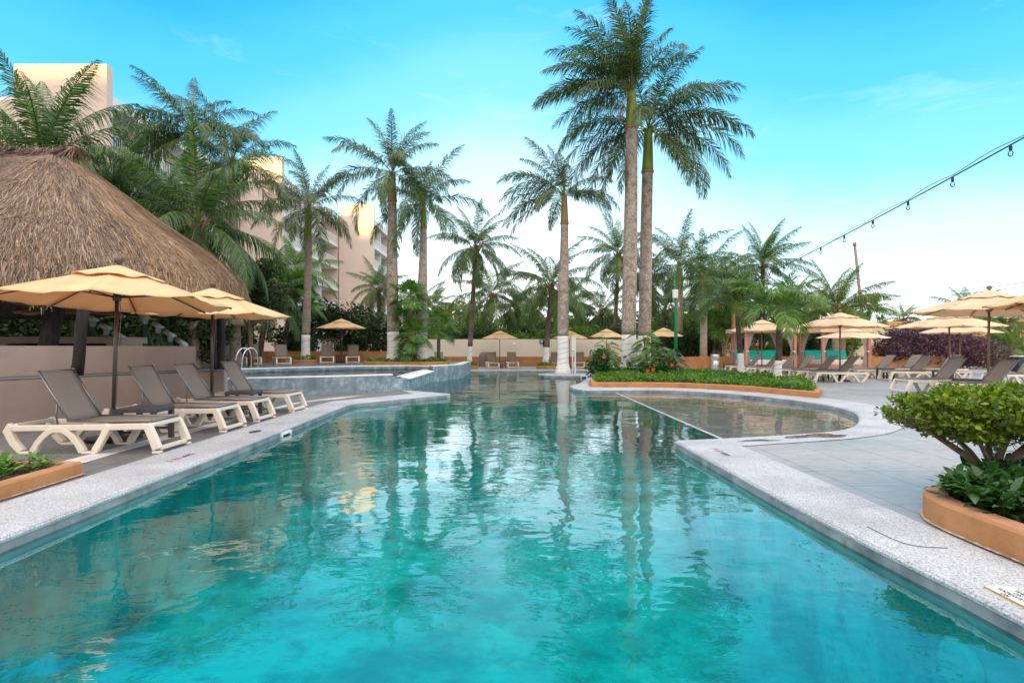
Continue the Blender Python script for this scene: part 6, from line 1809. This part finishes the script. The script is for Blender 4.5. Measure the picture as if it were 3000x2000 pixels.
for k, (u, Y, h, n, s, m, lab) in enumerate(((1782, 24.9, 1.6, 20, .55, 'bright_leaf', 'tall cut leaved plant left of the tallest palm trunk'), (1786, 23.9, .8, 14, .48, 'glossy', 'low cut leaved plant at the left foot of the tallest palm'), (1893, 25.0, 2.0, 26, .6, 'bright_leaf', 'tallest cut leaved plant between the two giant palms'), (1896, 23.9, 1.1, 16, .55, 'bright_leaf', 'cut leaved plant in front of the second giant palm'), (1932, 24.2, 1.25, 20, .62, 'fan_leaf', 'broad dark cut leaved plant right of the giant palms'), (1968, 23.8, 1.2, 18, .55, 'glossy', 'bluish dark plant at the right of the leafy group'), (1838, 24.6, .85, 7, .36, 'lime_leaf', 'small lime green plant against the white trunk base'), (1905, 23.2, .8, 14, .5, 'glossy', 'low dark plant in front of the leafy group'))):
    lobed_plant(gx(u, Y), Y, .12, h, n, s, M[m], lab, 200 + k)
for k, (u, Y, w_, hh, nf, lab) in enumerate(((1757, 21.4, .42, 1.05, 1, 'upright hibiscus shrub with one red flower at the left tip of the island'), (1898, 21.8, .45, .45, 2, 'low hibiscus with two red flowers below the second giant palm'), (1953, 22.3, .4, .62, 1, 'low hibiscus with an orange red flower at the right of the leafy group'))):
    t = bush('hibiscus_shrub', (gx(u, Y), Y, .12), [(0, 0, hh * .55, w_, w_, hh * .5), (.08, 0, hh * .85, w_ * .7, w_ * .7, hh * .22), (-.1, 0, hh * .35, w_, w_, hh * .3)], 1700, .11, M['glossy'], lab, 'shrub', 'red flowering shrubs', 220 + k, aspect=.65)
    for j in range(nf):
        rng = np.random.default_rng(300 + k * 5 + j); V = []; Q = []
        for p in range(6):
            a = p * 1.047; d = np.array([math.cos(a), -.6, math.sin(a)]); w = np.array([-math.sin(a), 0, math.cos(a)]); o = len(V)
            V += [np.zeros(3), d * .045 + w * .035, d * .085, d * .045 - w * .035]; Q += [[o, o + 1, o + 2, o + 3]]
        f_ = link('flower', np_mesh('flower', V, Q, [M['flower']]), t); f_.location = (.08 - .2 * j, -w_ - .04, hh * (.78 - .12 * j))

# clipped bush in the right foreground
tb = thing('clipped_bush', (3.98, 4.72, .16), 0, 'flat topped clipped green bush on bare stems in the right foreground', 'bush')
rng = np.random.default_rng(77)
k = 16500
P = rng.uniform(-1, 1, (k * 4, 3)); q = (np.abs(P[:, 0]) ** 2.7 + np.abs(P[:, 1]) ** 2.7 + np.abs(P[:, 2]) ** 2.7) ** (1 / 2.7)
lim = 1 + .10 * np.sin(P[:, 0] * 9 + 1) * np.sin(P[:, 1] * 8) + .08 * np.sin(P[:, 2] * 7 + P[:, 0] * 11)
keep = (q < lim) & (rng.uniform(0, 1, len(q)) < np.clip((q - .30) * 1.7, .04, 1)); P = P[keep][:k]
P = P * np.array([.90, .50, .20]) + np.array([.17, 0, .575])
P[:, 2] -= .10 * np.clip(-P[:, 2] + .55, 0, 1) * rng.uniform(0, 1, len(P)); P[:, 2] += .03 * np.sin(P[:, 0] * 4 + P[:, 1] * 3)
low = P[:, 2] < .48
P = P[~low | (np.abs(P[:, 0]) < .95 - .3 * rng.uniform(0, 1, len(P)))]
V, Q = leaf_cloud(rng, P, .046, up=.3, aspect=.62)
link('foliage', np_mesh('foliage', V, Q, [M['topiary']]), tb)
rg = random.Random(9); b = MB(); tw_ = MB()
for (dx, dy, r) in ((-.75, -.05, .030), (-.35, .2, .026), (.05, -.15, .03), (.10, .15, .028), (.6, .0, .022), (.35, -.3, .018), (-.5, -.35, .02)):
    p0 = Vector((rg.uniform(-.05, .05), rg.uniform(-.05, .05), 0)); p1 = Vector((dx * .22, dy * .3, .18)); p2 = Vector((dx * .6, dy * .7, .36)); p3 = Vector((dx, dy, .54))
    b.tube(smooth_open([tuple(p0), tuple(p1), tuple(p2), tuple(p3)], 1), [r * 1.2, r * 1.1, r, r * .9, r * .8, r * .55, r * .4, r * .3][:len(smooth_open([0, 1, 2, 3] if False else [(0,), (1,), (2,), (3,)], 1))], 7)
    for j in range(16):
        f = rg.uniform(.3, 1); q0 = p1.lerp(p3, f); d = Vector((rg.uniform(-1, 1), rg.uniform(-1, 1), rg.uniform(-.1, .9))) * .22
        mid = q0 + d * .6 + Vector((rg.uniform(-.03, .03), rg.uniform(-.03, .03), rg.uniform(-.05, .05)))
        tw_.tube([q0, mid, q0 + d], [.006, .004, .0025], 4)
        tw_.tube([mid, mid + Vector((rg.uniform(-.1, .1), rg.uniform(-.1, .1), rg.uniform(-.06, .12)))], [.0035, .002], 4)
b.build('stems', M['bark'], tb); tw_.build('twigs', M['bark'], tb)
# low glossy plants in the right corner planter
def rosette(name, x, y, z0, n, size, m, lab, group, seed, h=.25, asp=.26, flower=None):
    rng = np.random.default_rng(seed); t = thing(name, (x, y, z0), 0, lab, 'plant', group); V = []; Q = []
    for i in range(n):
        a = i * 2.4 + rng.uniform(-.4, .4); zz = h * (i / n) ** .8; e = rng.uniform(-.2, .9)
        d = np.array([math.cos(a) * math.cos(e), math.sin(a) * math.cos(e), math.sin(e)]); w = np.array([-math.sin(a), math.cos(a), 0]); L = size * rng.uniform(.7, 1.2)
        c = np.array([rng.normal(0, .04), rng.normal(0, .04), zz]); nn = np.cross(w, d); hw = L * asp * .5; o = len(V)
        b0 = c + d * L * .1; m1 = c + d * L * .45; m2 = c + d * L * .75 - np.array([0, 0, .05 * L]); tp = c + d * L + np.array([0, 0, -.16 * L])
        V += [b0 - w * .003, b0 + w * .003, m1 + w * hw + nn * hw * .3, m1 - w * hw + nn * hw * .3, m2 + w * hw * .8, m2 - w * hw * .8, tp + w * .002, tp - w * .002]
        Q += [[o, o + 1, o + 2, o + 3], [o + 3, o + 2, o + 4, o + 5], [o + 5, o + 4, o + 6, o + 7]]
    link('foliage', np_mesh('foliage', V, Q, [m]), t)
    b = MB(); b.tube([(0, 0, -.04), (0, 0, h)], [.010, .006], 5); b.build('stem', M['bark'], t)
    return t


rng = np.random.default_rng(55); a = np.array(inn2); P = rng.uniform(a.min(0), a.max(0), (400, 2)); P = P[inside(offset_poly(inn2, .06) if True else inn2, P)]
P = [p for p in np.concatenate([P, np.random.default_rng(56).uniform((3.2, 3.0), (4.6, 4.9), (600, 2))]) if 2.6 < p[1] < 5.1 and p[0] < 4.9]
P = [p for p in P if inside(offset_poly(inn2, .05), np.array([p]))[0]][:220]
for i, p in enumerate(P):
    rosette('leafy_plant', p[0], p[1], .16, 34, .15 + .06 * rng.uniform(), M['glossy'], 'dark glossy leafed plant in the rounded planter under the clipped bush', 'leafy plants in the right planter', 400 + i, (.07 + .10 * rng.uniform()))
cover('ground_cover', [(p[0], p[1]) for p in inn2 if p[1] < 3.2] + [(4.9, 3.2)] if False else [(3.2, 1.1), (5.0, 1.1), (5.5, 2.1), (5.4, 5.2), (4.95, 5.2), (4.9, 2.7), (3.2, 2.7)], .12, .16, 5000, .10, M['glossy'], 'low dark green plants in the rounded right planter', 3)
a = np.array(inn3); P = rng.uniform(a.min(0), a.max(0), (300, 2)); P = P[inside(inn3, P)]
P = [p for p in np.concatenate([P] + [np.random.default_rng(q).uniform((-5.6, 4.3), (-4.3, 5.55), (40, 2)) for q in (1, 2)]) if p[1] > 4.2 and p[0] < -4.33 and p[0] > -5.6][:75]
for i, p in enumerate(P):
    rosette('leafy_plant', p[0], p[1], .11, 24, .10 + .04 * rng.uniform(), M['cover'], 'small green leafy plant in the left edge planter', 'leafy plants in the left planter', 500 + i, .10 + .05 * rng.uniform(), .34)
# shallow puddles on the coping
for (cx, cy, rx_, ry_, rot) in ((4.35, 8.12, .50, .16, .25), (3.35, 7.72, .28, .07, .15)):
    rj = random.Random(int(cx * 10)); pl = []
    for k in range(28):
        a = k / 28 * 6.283; r = 1 + .22 * math.sin(a * 3 + cx) + .14 * math.sin(a * 5 + 2)
        x, y = rx_ * r * math.cos(a), ry_ * r * math.sin(a); pl.append((cx + x * math.cos(rot) - y * math.sin(rot), cy + x * math.sin(rot) + y * math.cos(rot)))
    b = MB(); b.sheet([pl], .0135); tag(b.build('puddle', M['puddle']), kind='structure')
# fallen leaf scraps on the right deck
rng = np.random.default_rng(66); V = []; Q = []
sc_ = MB()
for i in range(60):
    x, y = rng.uniform(2.6, 6.5), rng.uniform(3.2, 9)
    if x < 3.2 + (.2 if y < 4.6 else 0) and y < 4.6 and x > 2.96: continue
    s = rng.uniform(.006, .016); a = rng.uniform(0, 6.28); c_, s_ = math.cos(a) * s, math.sin(a) * s
    sc_.add([(x - c_, y - s_, .013), (x + s_ * .5, y - c_ * .5, .015), (x + c_, y + s_, .014), (x - s_ * .5, y + c_ * .5, .016)], [(0, 1, 2, 3)])
tag(sc_.build('leaf_litter', M['bark']), 'scattered dry leaf scraps on the right deck', kind='stuff')
